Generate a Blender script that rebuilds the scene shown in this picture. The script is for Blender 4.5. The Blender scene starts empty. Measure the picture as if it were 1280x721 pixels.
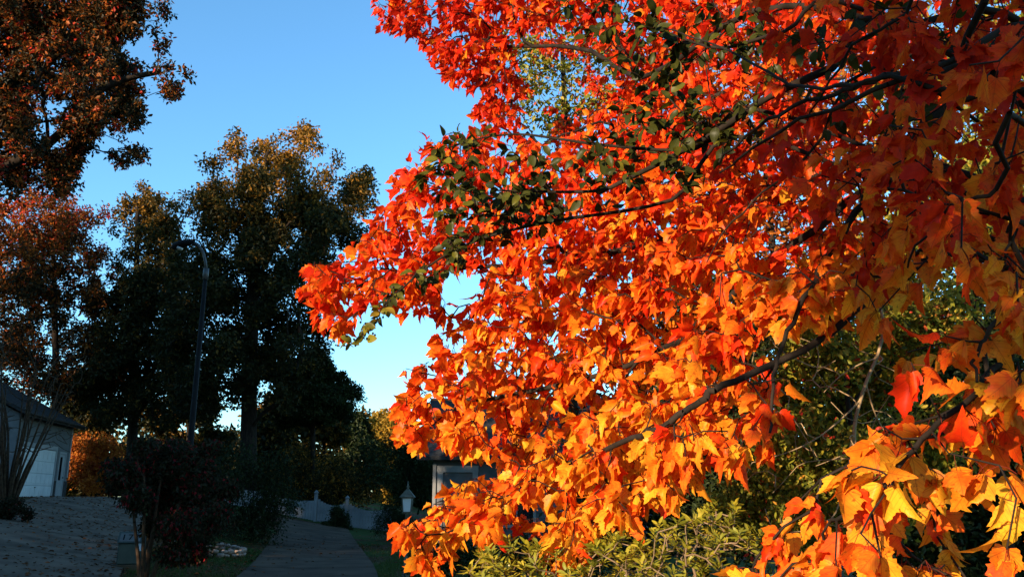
import bpy, math, random
import numpy as np
from mathutils import Vector, Matrix
from mathutils.geometry import delaunay_2d_cdt

R = math.radians
rng = np.random.default_rng(7)
random.seed(7)
scene = bpy.context.scene
col = scene.collection

# ------------------------------------------------------------------ camera
EYE = 1.6
PITCH = R(13.9)
F = 1050.0                       # focal length in pixels of the 1280 wide photograph
cam_d = bpy.data.cameras.new("camera")
cam_d.sensor_width = 36.0
cam_d.lens = 36.0 * F / 1280.0
cam_d.clip_start = 0.05
cam_d.clip_end = 3000
cam = bpy.data.objects.new("camera", cam_d)
cam.location = (0, 0, EYE)
cam.rotation_euler = (R(90) + PITCH, 0, 0)
col.objects.link(cam)
scene.camera = cam

# ------------------------------------------------------------------ sky, sun, exposure
SUN_EL = R(13)
SUN_H = np.array((-0.65, -0.76))
SUN_H = SUN_H / np.linalg.norm(SUN_H)
PERP = np.array((SUN_H[1], -SUN_H[0]))          # sideways of the sun's direction
SUN = np.array((SUN_H[0] * math.cos(SUN_EL), SUN_H[1] * math.cos(SUN_EL), math.sin(SUN_EL)))
world = bpy.data.worlds.new("World")
scene.world = world
world.use_nodes = True
nt = world.node_tree
sky = nt.nodes.new("ShaderNodeTexSky")
sky.sky_type = 'NISHITA'
sky.sun_disc = False
sky.sun_elevation = SUN_EL
sky.sun_rotation = math.atan2(SUN_H[0], SUN_H[1])
sky.air_density = 1.0
sky.dust_density = 0.0
sky.ozone_density = 4.0
bg = nt.nodes["Background"]
bg.inputs["Strength"].default_value = 0.15
tint = nt.nodes.new("ShaderNodeMix")             # the photograph's slightly cyan white balance of the sky
tint.data_type = 'RGBA'
tint.blend_type = 'MULTIPLY'
tint.inputs[0].default_value = 1.0
tint.inputs[7].default_value = (0.86, 1.09, 1.05, 1)
nt.links.new(sky.outputs[0], tint.inputs[6])
nt.links.new(tint.outputs[2], bg.inputs["Color"])

sun_d = bpy.data.lights.new("sun", 'SUN')
sun_d.energy = 4.8
sun_d.color = (1.0, 0.80, 0.55)
sun_d.angle = R(0.5)
sun = bpy.data.objects.new("sun", sun_d)
sun.rotation_euler = Vector(-SUN).to_track_quat('-Z', 'Y').to_euler()
sun.location = (-20, -12, 30)
col.objects.link(sun)

vs = scene.view_settings
vs.view_transform = 'Standard'
vs.look = 'None'
vs.exposure = 1.3
vs.gamma = 1.0
vs.use_curve_mapping = False
scene.cycles.max_bounces = 6
scene.cycles.diffuse_bounces = 3
scene.cycles.transmission_bounces = 4
scene.cycles.use_denoising = True

# ------------------------------------------------------------------ pixel <-> place
CP, SP = math.cos(PITCH), math.sin(PITCH)


def ray(px, py):
    cx = (px - 640.0) / F
    cy = (360.5 - py) / F
    return np.array((cx, CP - cy * SP, SP + cy * CP))


def at(px, py, Y):
    d = ray(px, py)
    return np.array((0, 0, EYE)) + d * (Y / d[1])


def at_many(px, py, Y):
    px, py, Y = map(np.asarray, (px, py, Y))
    cx = (px - 640.0) / F
    cy = (360.5 - py) / F
    dy = CP - cy * SP
    return np.stack((cx / dy * Y, Y, EYE + (SP + cy * CP) / dy * Y), -1)


def hill(x, y=0):
    t = np.clip((-np.asarray(x, float) - 4.5) / 12.0, 0, 1)
    return 1.55 * t * t * (3 - 2 * t)


def ground_at(px, py):
    d = ray(px, py)
    Y = 8.0
    while Y < 120:
        p = np.array((0, 0, EYE)) + d * (Y / d[1])
        if p[2] <= hill(p[0]):
            return p
        Y += 0.05
    return p


# ------------------------------------------------------------------ object helpers
def tag(o, label=None, cat=None, group=None, kind=None):
    if label: o["label"] = label
    if cat: o["category"] = cat
    if group: o["group"] = group
    if kind: o["kind"] = kind
    return o


def empty(name, loc, label, cat, group=None, rz=0.0):
    o = bpy.data.objects.new(name, None)
    o.empty_display_size = 0.2
    o.location = loc
    o.rotation_euler = (0, 0, rz)
    col.objects.link(o)
    return tag(o, label, cat, group)


def mesh_np(name, V, polys, mat, parent=None, smooth=False, attrs=None):
    """V (n,3); polys: list of arrays (m,k) of vertex indices."""
    V = np.asarray(V, np.float32)
    me = bpy.data.meshes.new(name)
    polys = [np.asarray(p, np.int32) for p in polys if len(p)]
    nl = sum(p.size for p in polys)
    npol = sum(len(p) for p in polys)
    me.vertices.add(len(V))
    me.vertices.foreach_set("co", V.ravel())
    me.loops.add(nl)
    me.loops.foreach_set("vertex_index", np.concatenate([p.ravel() for p in polys]))
    me.polygons.add(npol)
    tot = np.concatenate([np.full(len(p), p.shape[1], np.int32) for p in polys])
    start = np.concatenate(([0], np.cumsum(tot)[:-1])).astype(np.int32)
    me.polygons.foreach_set("loop_start", start)
    me.polygons.foreach_set("loop_total", tot)
    if smooth:
        me.polygons.foreach_set("use_smooth", np.ones(npol, bool))
    me.update(calc_edges=True)
    if attrs:
        for k, a in attrs.items():
            a = np.asarray(a, np.float32)
            if a.ndim == 1:
                t = me.attributes.new(k, 'FLOAT', 'POINT')
                t.data.foreach_set("value", a)
            else:
                t = me.attributes.new(k, 'FLOAT_VECTOR', 'POINT')
                t.data.foreach_set("vector", a.ravel())
    me.materials.append(mat)
    o = bpy.data.objects.new(name, me)
    col.objects.link(o)
    if parent: o.parent = parent
    return o


class MB:
    def __init__(s):
        s.v = []
        s.f = []

    def add(s, V, Fs):
        b = len(s.v)
        s.v += [tuple(map(float, v)) for v in V]
        s.f += [tuple(b + i for i in f) for f in Fs]
        return s

    def box(s, c, size, rz=0.0, bev=0.0):
        x, y, z = (d / 2 for d in size)
        ca, sa = math.cos(rz), math.sin(rz)
        if bev <= 0:
            pts = [(i, j, k) for k in (-z, z) for i, j in ((-x, -y), (x, -y), (x, y), (-x, y))]
            fs = [(3, 2, 1, 0), (4, 5, 6, 7)] + [(i, (i + 1) % 4, 4 + (i + 1) % 4, 4 + i) for i in range(4)]
        else:
            b = bev
            ring = [(-x + b, -y), (x - b, -y), (x, -y + b), (x, y - b), (x - b, y), (-x + b, y), (-x, y - b), (-x, -y + b)]
            def inset(r):
                return [(i * (x - b) / x, j * (y - b) / y) for i, j in r]
            lv = [(inset(ring), -z), (ring, -z + b), (ring, z - b), (inset(ring), z)]
            pts, fs = [], []
            for r, h in lv:
                pts += [(i, j, h) for i, j in r]
            fs.append(tuple(reversed(range(8))))
            fs.append(tuple(range(24, 32)))
            for l in range(3):
                for i in range(8):
                    fs.append((l * 8 + i, l * 8 + (i + 1) % 8, l * 8 + 8 + (i + 1) % 8, l * 8 + 8 + i))
        return s.add([(c[0] + i * ca - j * sa, c[1] + i * sa + j * ca, c[2] + k) for i, j, k in pts], fs)

    def tube(s, P, rad, n=8, cap=True):
        P = [Vector(p) for p in P]
        if not hasattr(rad, '__len__'): rad = [rad] * len(P)
        V, Fs = [], []
        ref = Vector((0.13, 0.07, 1.0)).normalized()
        t0 = (P[1] - P[0]).normalized()
        if abs(t0.dot(ref)) > 0.95: ref = Vector((1, 0.1, 0)).normalized()
        for i, p in enumerate(P):
            t = (P[min(i + 1, len(P) - 1)] - P[max(i - 1, 0)]).normalized()
            a = (ref - t * ref.dot(t)).normalized()
            ref = a
            b = t.cross(a)
            for k in range(n):
                w = 2 * math.pi * k / n
                V.append(p + (a * math.cos(w) + b * math.sin(w)) * rad[i])
        for i in range(len(P) - 1):
            for k in range(n):
                Fs.append((i * n + k, i * n + (k + 1) % n, (i + 1) * n + (k + 1) % n, (i + 1) * n + k))
        if cap:
            Fs.append(tuple(reversed(range(n))))
            Fs.append(tuple(range((len(P) - 1) * n, len(P) * n)))
        return s.add(V, Fs)

    def prism(s, poly, axis_a, axis_b, depth_vec, origin=(0, 0, 0)):
        o, a, b, d = map(Vector, (origin, axis_a, axis_b, depth_vec))
        n = len(poly)
        V = [o + a * u + b * v for u, v in poly] + [o + a * u + b * v + d for u, v in poly]
        Fs = [tuple(range(n)), tuple(reversed(range(n, 2 * n)))]
        Fs += [((i + 1) % n, i, n + i, n + (i + 1) % n) for i in range(n)]
        return s.add(V, Fs)

    def build(s, name, mat, parent=None, smooth=False):
        me = bpy.data.meshes.new(name)
        me.from_pydata(s.v, [], s.f)
        if smooth:
            me.polygons.foreach_set("use_smooth", [True] * len(me.polygons))
        me.materials.append(mat)
        me.update()
        o = bpy.data.objects.new(name, me)
        col.objects.link(o)
        if parent: o.parent = parent
        return o


# ------------------------------------------------------------------ materials
def new_mat(name):
    m = bpy.data.materials.new(name)
    m.use_nodes = True
    t = m.node_tree
    b = t.nodes["Principled BSDF"]
    return m, t, b


def ramp(t, stops):
    r = t.nodes.new("ShaderNodeValToRGB")
    e = r.color_ramp.elements
    while len(e) > 1: e.remove(e[-1])
    e[0].position = stops[0][0]
    e[0].color = (*stops[0][1], 1)
    for p, c in stops[1:]:
        q = e.new(p)
        q.color = (*c, 1)
    return r


def math_n(t, op, a, b=None, c=None):
    n = t.nodes.new("ShaderNodeMath")
    n.operation = op
    for i, v in enumerate((a, b, c)):
        if v is None: continue
        if isinstance(v, (int, float)): n.inputs[i].default_value = v
        else: t.links.new(v, n.inputs[i])
    return n.outputs[0]


def plain(name, c1, c2=None, scale=6.0, rough=0.8, bump=0.15, stretch=(1, 1, 1), detail=6.0, metal=0.0):
    m, t, b = new_mat(name)
    tc = t.nodes.new("ShaderNodeTexCoord")
    mp = t.nodes.new("ShaderNodeMapping")
    mp.inputs["Scale"].default_value = stretch
    t.links.new(tc.outputs["Object"], mp.inputs[0])
    nz = t.nodes.new("ShaderNodeTexNoise")
    nz.inputs["Scale"].default_value = scale
    nz.inputs["Detail"].default_value = detail
    t.links.new(mp.outputs[0], nz.inputs["Vector"])
    r = ramp(t, [(0.32, c1), (0.68, c2 or c1)])
    t.links.new(nz.outputs[0], r.inputs[0])
    t.links.new(r.outputs[0], b.inputs["Base Color"])
    b.inputs["Roughness"].default_value = rough
    b.inputs["Metallic"].default_value = metal
    b.inputs["Specular IOR Level"].default_value = 0.1 if rough > 0.55 else 0.35
    if bump:
        bp = t.nodes.new("ShaderNodeBump")
        bp.inputs["Strength"].default_value = bump
        bp.inputs["Distance"].default_value = 0.02
        t.links.new(nz.outputs[0], bp.inputs["Height"])
        t.links.new(bp.outputs[0], b.inputs["Normal"])
    return m


def leaf_mat(name, stops, trans=0.35, gloss=0.06, rough=0.45, veins=None, vein_col=None, mottle=0.25, tcol=None, spots=False):
    """stops: leaf colour by the leaf's own 'hue' value."""
    m = bpy.data.materials.new(name)
    m.use_nodes = True
    t = m.node_tree
    t.nodes.clear()
    out = t.nodes.new("ShaderNodeOutputMaterial")
    at_ = t.nodes.new("ShaderNodeAttribute")
    at_.attribute_name = "hue"
    h = at_.outputs["Fac"]
    lc = t.nodes.new("ShaderNodeAttribute")
    lc.attribute_name = "leaf"
    if mottle:
        nz = t.nodes.new("ShaderNodeTexNoise")
        nz.inputs["Scale"].default_value = 3.0
        nz.inputs["Detail"].default_value = 3.0
        off = t.nodes.new("ShaderNodeVectorMath")
        off.operation = 'MULTIPLY_ADD'
        cmb = t.nodes.new("ShaderNodeCombineXYZ")
        for i in range(3): t.links.new(h, cmb.inputs[i])
        t.links.new(cmb.outputs[0], off.inputs[0])
        off.inputs[1].default_value = (57, 91, 33)
        t.links.new(lc.outputs["Vector"], off.inputs[2])
        t.links.new(off.outputs[0], nz.inputs["Vector"])
        h = math_n(t, 'MULTIPLY_ADD', math_n(t, 'SUBTRACT', nz.outputs[0], 0.5), mottle * 2, h)
    r = ramp(t, stops)
    t.links.new(h, r.inputs[0])
    c = r.outputs[0]
    if spots:                                   # brown blemishes of the ageing blade
        n5 = t.nodes.new("ShaderNodeTexNoise")
        n5.inputs["Scale"].default_value = 7.0
        n5.inputs["Detail"].default_value = 4.0
        t.links.new(off.outputs[0], n5.inputs["Vector"])
        rs_ = ramp(t, [(0.60, (0, 0, 0)), (0.70, (0.75, 0.75, 0.75))])
        t.links.new(n5.outputs[0], rs_.inputs[0])
        ms = t.nodes.new("ShaderNodeMix")
        ms.data_type = 'RGBA'
        t.links.new(rs_.outputs[0], ms.inputs[0])
        t.links.new(c, ms.inputs[6])
        ms.inputs[7].default_value = (0.20, 0.035, 0.006, 1)
        c = ms.outputs[2]
    if veins:
        sx = t.nodes.new("ShaderNodeSeparateXYZ")
        t.links.new(lc.outputs["Vector"], sx.inputs[0])
        ax = math_n(t, 'ABSOLUTE', sx.outputs[0])
        y = sx.outputs[1]
        if veins == 'palmate':
            ang = math_n(t, 'ARCTAN2', ax, y)
            rad = math_n(t, 'SQRT', math_n(t, 'ADD', math_n(t, 'MULTIPLY', ax, ax), math_n(t, 'MULTIPLY', y, y)))
            d = math_n(t, 'ABSOLUTE', ang)
            for a in (0.72, 1.22):
                d = math_n(t, 'MINIMUM', d, math_n(t, 'ABSOLUTE', math_n(t, 'SUBTRACT', ang, a)))
            d = math_n(t, 'MULTIPLY', d, rad)
            # fine side veins leaving the main ones
            w = math_n(t, 'ABSOLUTE', math_n(t, 'SINE', math_n(t, 'MULTIPLY', math_n(t, 'ADD', math_n(t, 'MULTIPLY', ax, -0.9), y), 24.0)))
            d = math_n(t, 'MINIMUM', d, math_n(t, 'MULTIPLY_ADD', w, 0.05, 0.006))
            k = math_n(t, 'SUBTRACT', 1.0, math_n(t, 'MULTIPLY', d, 52.0))
        else:
            w = math_n(t, 'ABSOLUTE', math_n(t, 'SINE', math_n(t, 'MULTIPLY', math_n(t, 'ADD', math_n(t, 'MULTIPLY', ax, -0.8), y), 22.0)))
            d = math_n(t, 'MINIMUM', ax, math_n(t, 'MULTIPLY_ADD', w, 0.05, 0.006))
            k = math_n(t, 'SUBTRACT', 1.0, math_n(t, 'MULTIPLY', d, 50.0))
        k = math_n(t, 'MAXIMUM', math_n(t, 'MULTIPLY', k, 0.55), 0.0)
        mx = t.nodes.new("ShaderNodeMix")
        mx.data_type = 'RGBA'
        t.links.new(k, mx.inputs[0])
        t.links.new(c, mx.inputs[6])
        mx.inputs[7].default_value = (*vein_col, 1)
        c = mx.outputs[2]
        # leaf stalk
        k2 = math_n(t, 'LESS_THAN', y, -0.02)
        mx2 = t.nodes.new("ShaderNodeMix")
        mx2.data_type = 'RGBA'
        t.links.new(k2, mx2.inputs[0])
        t.links.new(c, mx2.inputs[6])
        mx2.inputs[7].default_value = (0.22, 0.03, 0.015, 1)
        c = mx2.outputs[2]
    df = t.nodes.new("ShaderNodeBsdfDiffuse")
    tr = t.nodes.new("ShaderNodeBsdfTranslucent")
    t.links.new(c, df.inputs[0])
    if tcol:
        mu = t.nodes.new("ShaderNodeMix")
        mu.data_type = 'RGBA'
        mu.blend_type = 'MULTIPLY'
        mu.inputs[0].default_value = 1.0
        t.links.new(c, mu.inputs[6])
        mu.inputs[7].default_value = (*tcol, 1)
        t.links.new(mu.outputs[2], tr.inputs[0])
    else:
        t.links.new(c, tr.inputs[0])
    mix = t.nodes.new("ShaderNodeMixShader")
    mix.inputs[0].default_value = trans
    t.links.new(df.outputs[0], mix.inputs[1])
    t.links.new(tr.outputs[0], mix.inputs[2])
    gl = t.nodes.new("ShaderNodeBsdfGlossy")
    gl.inputs["Roughness"].default_value = rough
    mix2 = t.nodes.new("ShaderNodeMixShader")
    mix2.inputs[0].default_value = gloss * 2
    t.links.new(mix.outputs[0], mix2.inputs[1])
    t.links.new(gl.outputs[0], mix2.inputs[2])
    t.links.new(mix2.outputs[0], out.inputs[0])
    return m


M = {}
M['bark'] = plain("dark bark", (0.010, 0.007, 0.005), (0.032, 0.022, 0.016), 14, 0.9, 0.6, (1, 1, 0.25))
M['bark_tan'] = plain("tan bark", (0.12, 0.075, 0.04), (0.26, 0.17, 0.10), 10, 0.85, 0.4, (1, 1, 0.2))
M['bark_light'] = plain("pale bark", (0.20, 0.13, 0.07), (0.36, 0.24, 0.13), 20, 0.8, 0.3)
M['bark_brown'] = plain("brown bark", (0.035, 0.02, 0.012), (0.08, 0.05, 0.03), 12, 0.9, 0.3)
M['concrete'] = plain("driveway concrete", (0.040, 0.026, 0.016), (0.100, 0.066, 0.041), 1.3, 0.9, 0.02, detail=10)
M['old_concrete'] = plain("stained old concrete", (0.06, 0.042, 0.028), (0.15, 0.108, 0.075), 1.6, 0.9, 0.02, detail=12)
M['siding'] = plain("blue grey siding", (0.13, 0.135, 0.14), (0.165, 0.165, 0.165), 3, 0.7, 0.03)
M['siding_pale'] = plain("pale siding", (0.07, 0.07, 0.07), (0.10, 0.10, 0.10), 3, 0.7, 0.03)
M['white_paint'] = plain("white paint", (0.27, 0.26, 0.26), (0.34, 0.33, 0.32), 2, 0.5, 0.02)
M['door_paint'] = plain("garage door paint", (0.60, 0.59, 0.58), (0.70, 0.68, 0.66), 2, 0.5, 0.02)
M['vinyl'] = plain("fence vinyl", (0.12, 0.12, 0.12), (0.22, 0.21, 0.20), 1.5, 0.5, 0.02)
M['shingle'] = plain("roof shingle", (0.018, 0.017, 0.016), (0.045, 0.042, 0.04), 9, 0.9, 0.4)
M['brick'] = plain("dark stone base", (0.03, 0.028, 0.028), (0.07, 0.06, 0.055), 8, 0.9, 0.3)
M['black_metal'] = plain("black metal", (0.007, 0.006, 0.006), (0.012, 0.011, 0.011), 4, 0.7, 0.03)
M['grey_metal'] = plain("grey metal", (0.05, 0.048, 0.045), (0.09, 0.086, 0.08), 5, 0.5, 0.03, metal=0.2)
M['box_green'] = plain("green painted metal", (0.03, 0.042, 0.034), (0.045, 0.06, 0.048), 5, 0.5, 0.05)
M['plate'] = plain("pale plate", (0.10, 0.10, 0.10), (0.14, 0.14, 0.135), 9, 0.7, 0.02)
M['ink'] = plain("black lettering", (0.008, 0.008, 0.008), (0.012, 0.012, 0.012), 9, 0.7, 0.0)
M['sticker'] = plain("white sticker", (0.55, 0.56, 0.62), (0.62, 0.62, 0.68), 20, 0.6, 0.0)
M['stone'] = plain("field stone", (0.16, 0.11, 0.085), (0.40, 0.30, 0.24), 5, 0.9, 0.5)
M['frost'] = plain("frosted lantern glass", (0.55, 0.55, 0.52), (0.62, 0.62, 0.6), 4, 0.3, 0.0)
M['verdigris'] = plain("weathered bronze", (0.06, 0.065, 0.05), (0.12, 0.12, 0.09), 12, 0.6, 0.1)
gm, gt, gb = new_mat("window glass")
gb.inputs["Base Color"].default_value = (0.01, 0.012, 0.015, 1)
gb.inputs["Roughness"].default_value = 0.06
M['glass'] = gm

# ground: lawn, mulch and leaf litter
m, t, b = new_mat("lawn and leaf litter")
tc = t.nodes.new("ShaderNodeTexCoord")
n1 = t.nodes.new("ShaderNodeTexNoise"); n1.inputs["Scale"].default_value = 0.35; n1.inputs["Detail"].default_value = 5
n2 = t.nodes.new("ShaderNodeTexNoise"); n2.inputs["Scale"].default_value = 9; n2.inputs["Detail"].default_value = 8
n3 = t.nodes.new("ShaderNodeTexVoronoi"); n3.inputs["Scale"].default_value = 11
for n in (n1, n2, n3): t.links.new(tc.outputs["Object"], n.inputs["Vector"])
r1 = ramp(t, [(0.3, (0.018, 0.040, 0.010)), (0.7, (0.05, 0.075, 0.018))])
t.links.new(n2.outputs[0], r1.inputs[0])
r2 = ramp(t, [(0.3, (0.035, 0.018, 0.010)), (0.7, (0.11, 0.055, 0.03))])
t.links.new(n3.outputs["Color"], r2.inputs[0])
r3 = ramp(t, [(0.47, (0, 0, 0)), (0.56, (1, 1, 1))])
t.links.new(n1.outputs[0], r3.inputs[0])
mx = t.nodes.new("ShaderNodeMix"); mx.data_type = 'RGBA'
t.links.new(r3.outputs[0], mx.inputs[0]); t.links.new(r1.outputs[0], mx.inputs[6]); t.links.new(r2.outputs[0], mx.inputs[7])
t.links.new(mx.outputs[2], b.inputs["Base Color"])
b.inputs["Roughness"].default_value = 0.95
b.inputs["Specular IOR Level"].default_value = 0.05
bp = t.nodes.new("ShaderNodeBump"); bp.inputs["Strength"].default_value = 0.6; bp.inputs["Distance"].default_value = 0.05
t.links.new(n2.outputs[0], bp.inputs["Height"]); t.links.new(bp.outputs[0], b.inputs["Normal"])
M['ground'] = m

RED = (0.62, 0.035, 0.012)
M['maple_leaf'] = leaf_mat("maple leaf", [(0.0, (0.46, 0.014, 0.004)), (0.3, (0.74, 0.036, 0.005)), (0.5, (0.80, 0.105, 0.008)),
                                         (0.72, (0.82, 0.22, 0.012)), (1.0, (0.85, 0.40, 0.022))],
                           trans=0.42, gloss=0.003, rough=0.4, spots=True, veins='palmate', vein_col=(0.34, 0.02, 0.01), mottle=0.3)
M['round_leaf'] = leaf_mat("rounded leaf", [(0.0, (0.018, 0.020, 0.004)), (0.4, (0.045, 0.045, 0.006)), (0.7, (0.17, 0.14, 0.012)), (1.0, (0.42, 0.20, 0.02))],
                           trans=0.22, gloss=0.004, rough=0.4, veins='pinnate', vein_col=(0.06, 0.07, 0.03), mottle=0.15)
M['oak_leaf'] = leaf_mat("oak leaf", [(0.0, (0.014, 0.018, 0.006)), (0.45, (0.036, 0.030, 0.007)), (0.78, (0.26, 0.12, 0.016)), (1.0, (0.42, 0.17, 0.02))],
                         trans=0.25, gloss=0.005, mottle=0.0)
M['red_oak_leaf'] = leaf_mat("red oak leaf", [(0.0, (0.012, 0.015, 0.006)), (0.45, (0.04, 0.024, 0.009)), (0.72, (0.34, 0.10, 0.014)), (1.0, (0.42, 0.026, 0.014))],
                             trans=0.3, gloss=0.005, mottle=0.0)
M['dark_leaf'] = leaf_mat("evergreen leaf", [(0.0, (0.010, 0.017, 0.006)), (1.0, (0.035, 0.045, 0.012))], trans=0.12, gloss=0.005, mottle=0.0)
M['wine_leaf'] = leaf_mat("dark wine leaf", [(0.0, (0.012, 0.014, 0.006)), (0.75, (0.028, 0.025, 0.010)), (0.9, (0.10, 0.010, 0.010)), (1.0, (0.22, 0.012, 0.014))], trans=0.2, gloss=0.005, mottle=0.0)
M['gold_leaf'] = leaf_mat("golden leaf", [(0.0, (0.16, 0.12, 0.015)), (1.0, (0.50, 0.26, 0.03))], trans=0.3, gloss=0.005, mottle=0.0)
M['rust_leaf'] = leaf_mat("rust leaf", [(0.0, (0.20, 0.03, 0.012)), (1.0, (0.50, 0.16, 0.02))], trans=0.3, gloss=0.005, mottle=0.0)
M['lime_leaf'] = leaf_mat("yellow green leaf", [(0.0, (0.075, 0.10, 0.012)), (0.6, (0.20, 0.19, 0.018)), (0.9, (0.36, 0.25, 0.025)), (1.0, (0.40, 0.07, 0.015))], trans=0.3, gloss=0.01, mottle=0.0)
M['shrub_leaf'] = leaf_mat("glossy shrub leaf", [(0.0, (0.05, 0.06, 0.005)), (0.6, (0.20, 0.18, 0.008)), (1.0, (0.40, 0.29, 0.018))],
                           trans=0.2, gloss=0.02, rough=0.35, veins='pinnate', vein_col=(0.30, 0.28, 0.08), mottle=0.1)
M['under_leaf'] = leaf_mat("understory leaf", [(0.0, (0.05, 0.06, 0.010)), (0.5, (0.22, 0.21, 0.02)), (0.8, (0.42, 0.26, 0.03)), (1.0, (0.42, 0.03, 0.015))], trans=0.3, gloss=0.005, mottle=0.0)
M['litter'] = leaf_mat("fallen leaf", [(0.0, (0.05, 0.028, 0.015)), (0.6, (0.14, 0.06, 0.025)), (1.0, (0.28, 0.08, 0.02))], trans=0.1, gloss=0.005, mottle=0.0)
M['grass'] = leaf_mat("grass blade", [(0.0, (0.02, 0.045, 0.010)), (1.0, (0.07, 0.095, 0.02))], trans=0.2, gloss=0.005, mottle=0.0)


# ------------------------------------------------------------------ leaves
def tri_template(outline, inner):
    pts = [Vector(p) for p in outline] + [Vector(p) for p in inner]
    n = len(outline)
    ed = [(i, (i + 1) % n) for i in range(n)]
    v, e, f, *_ = delaunay_2d_cdt(pts, ed, [], 1, 1e-5)
    V = np.array([(p[0], p[1], 0.0) for p in v])
    return V, np.array([tuple(q) for q in f if len(q) == 3], int)


def shape_leaf(V2, F2, fold, droop, curl, twist, wav, petiole):
    """bend a flat blade, add its stalk, put the stalk's far end at the origin. Returns V, F, local."""
    L = V2.copy()
    x, y = V2[:, 0], V2[:, 1]
    r = np.hypot(x, y - 0.35)
    z = fold * np.sqrt(x * x + 0.0016) - droop * y ** 2 - curl * r ** 2 * (0.75 + 0.25 * np.sin(2 * np.arctan2(x, y) + wav))
    z = z + 0.05 * np.sin(7 * x + wav * 3) * np.abs(x) + 0.04 * np.sin(6 * y + wav)
    V = np.stack((x * (1 - 0.25 * abs(fold)), y * (1 - 0.15 * abs(droop)), z + twist * x * y), 1)
    Fs = F2
    if petiole > 0:
        w = 0.011
        end = np.array((0.0, -petiole * 0.75, petiole * 0.6))
        mid = end * 0.5 + np.array((0, -0.10 * petiole, -0.03))
        P = []
        for c in (np.zeros(3), mid, end):
            P += [c + (w, 0, 0), c + (-w, 0, 0), c + (0, w * .5, w * 1.6)]
        b = len(V)
        pf = []
        for s in range(2):
            for k in range(3):
                a0, a1 = b + s * 3 + k, b + s * 3 + (k + 1) % 3
                pf += [(a0, a1, a1 + 3), (a0, a1 + 3, a0 + 3)]
        V = np.vstack((V, P)) - end
        L = np.vstack((L, np.tile((0, -0.3, 0), (9, 1))))
        Fs = np.vstack((Fs, np.array(pf, int)))
    return V, Fs, L


MAPLE_HALF = [(0.12, -0.035), (0.22, -0.02), (0.31, 0.05), (0.345, 0.14), (0.405, 0.20), (0.40, 0.28), (0.455, 0.34), (0.455, 0.41), (0.53, 0.535),
              (0.44, 0.525), (0.385, 0.56), (0.30, 0.545), (0.235, 0.575), (0.245, 0.65), (0.195, 0.70), (0.205, 0.775), (0.125, 0.82), (0.075, 0.905)]


def maple_templates(n):
    out = []
    for k in range(n):
        r = np.random.default_rng(100 + k)
        wx, lobe = r.uniform(0.8, 1.08), r.uniform(0.7, 1.05)
        def half(sg):
            pts = []
            for (x, y) in MAPLE_HALF:
                x2 = x * wx * (lobe if x > 0.4 else 1) + r.normal(0, 0.012)
                pts.append((sg * max(x2, 0.03), y + r.normal(0, 0.012)))
            return pts
        rt, lt = half(1), half(-1)
        outline = [(0, 0)] + rt + [(r.normal(0, 0.02), 1.0)] + lt[::-1]
        inner = [(0, q) for q in (0.2, 0.4, 0.6, 0.8)] + [(s * 0.16, q) for s in (-1, 1) for q in (0.15, 0.36, 0.56)] + [(s * 0.3, 0.38) for s in (-1, 1)]
        V2, F2 = tri_template(outline, inner)
        out.append(shape_leaf(V2, F2, r.choice([r.uniform(-0.2, 0.5), r.uniform(0.4, 1.15)]), r.uniform(-0.1, 0.75), r.uniform(-0.25, 0.35), r.uniform(-0.7, 0.7), r.uniform(0, 6), r.uniform(0.35, 0.6)))
    return out


def oval_templates(n, width, tip=0.0, petiole=0.12, base=100):
    out = []
    for k in range(n):
        r = np.random.default_rng(base + k)
        m_ = 7
        ys = np.linspace(0, 1, m_ + 2)[1:-1]
        prof = np.sin(np.pi * ys ** (0.85 + tip)) ** 0.75 * width / 2
        outline = [(0, 0)] + [(p, y) for p, y in zip(prof, ys)] + [(0, 1)] + [(-p, y) for p, y in zip(prof[::-1], ys[::-1])]
        V2, F2 = tri_template(outline, [(0, q) for q in (0.25, 0.5, 0.75)])
        out.append(shape_leaf(V2, F2, r.uniform(0.1, 0.5), r.uniform(0, 0.35), 0.0, r.uniform(-0.2, 0.2), r.uniform(0, 6), petiole))
    return out


def tiny_templates(n, width=0.5, base=300):
    """four to six cornered bent leaf for trees far off"""
    out = []
    for k in range(n):
        r = np.random.default_rng(base + k)
        w = width * r.uniform(0.8, 1.2) / 2
        a = r.uniform(0.35, 0.6)
        f = r.uniform(-0.2, 0.3)
        V = np.array([(0, 0, 0), (w, a, f * w * 2), (w * 0.55, a + 0.28, f * w), (0, 1, -0.15), (-w * 0.55, a + 0.25, f * w), (-w, a - 0.05, f * w * 2)])
        Fs = np.array([(0, 1, 2), (0, 2, 3), (0, 3, 4), (0, 4, 5)])
        out.append((V, Fs, V.copy()))
    return out


MAPLE_T = maple_templates(24)
ROUND_T = oval_templates(8, 0.62)
LANCE_T = oval_templates(8, 0.34, 0.25, 0.05, 200)
SMALL_T = oval_templates(5, 0.5, 0.1, 0.0, 250)
TINY_T = tiny_templates(6)


def unit(a):
    return a / np.maximum(np.linalg.norm(a, axis=-1, keepdims=True), 1e-9)


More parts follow.
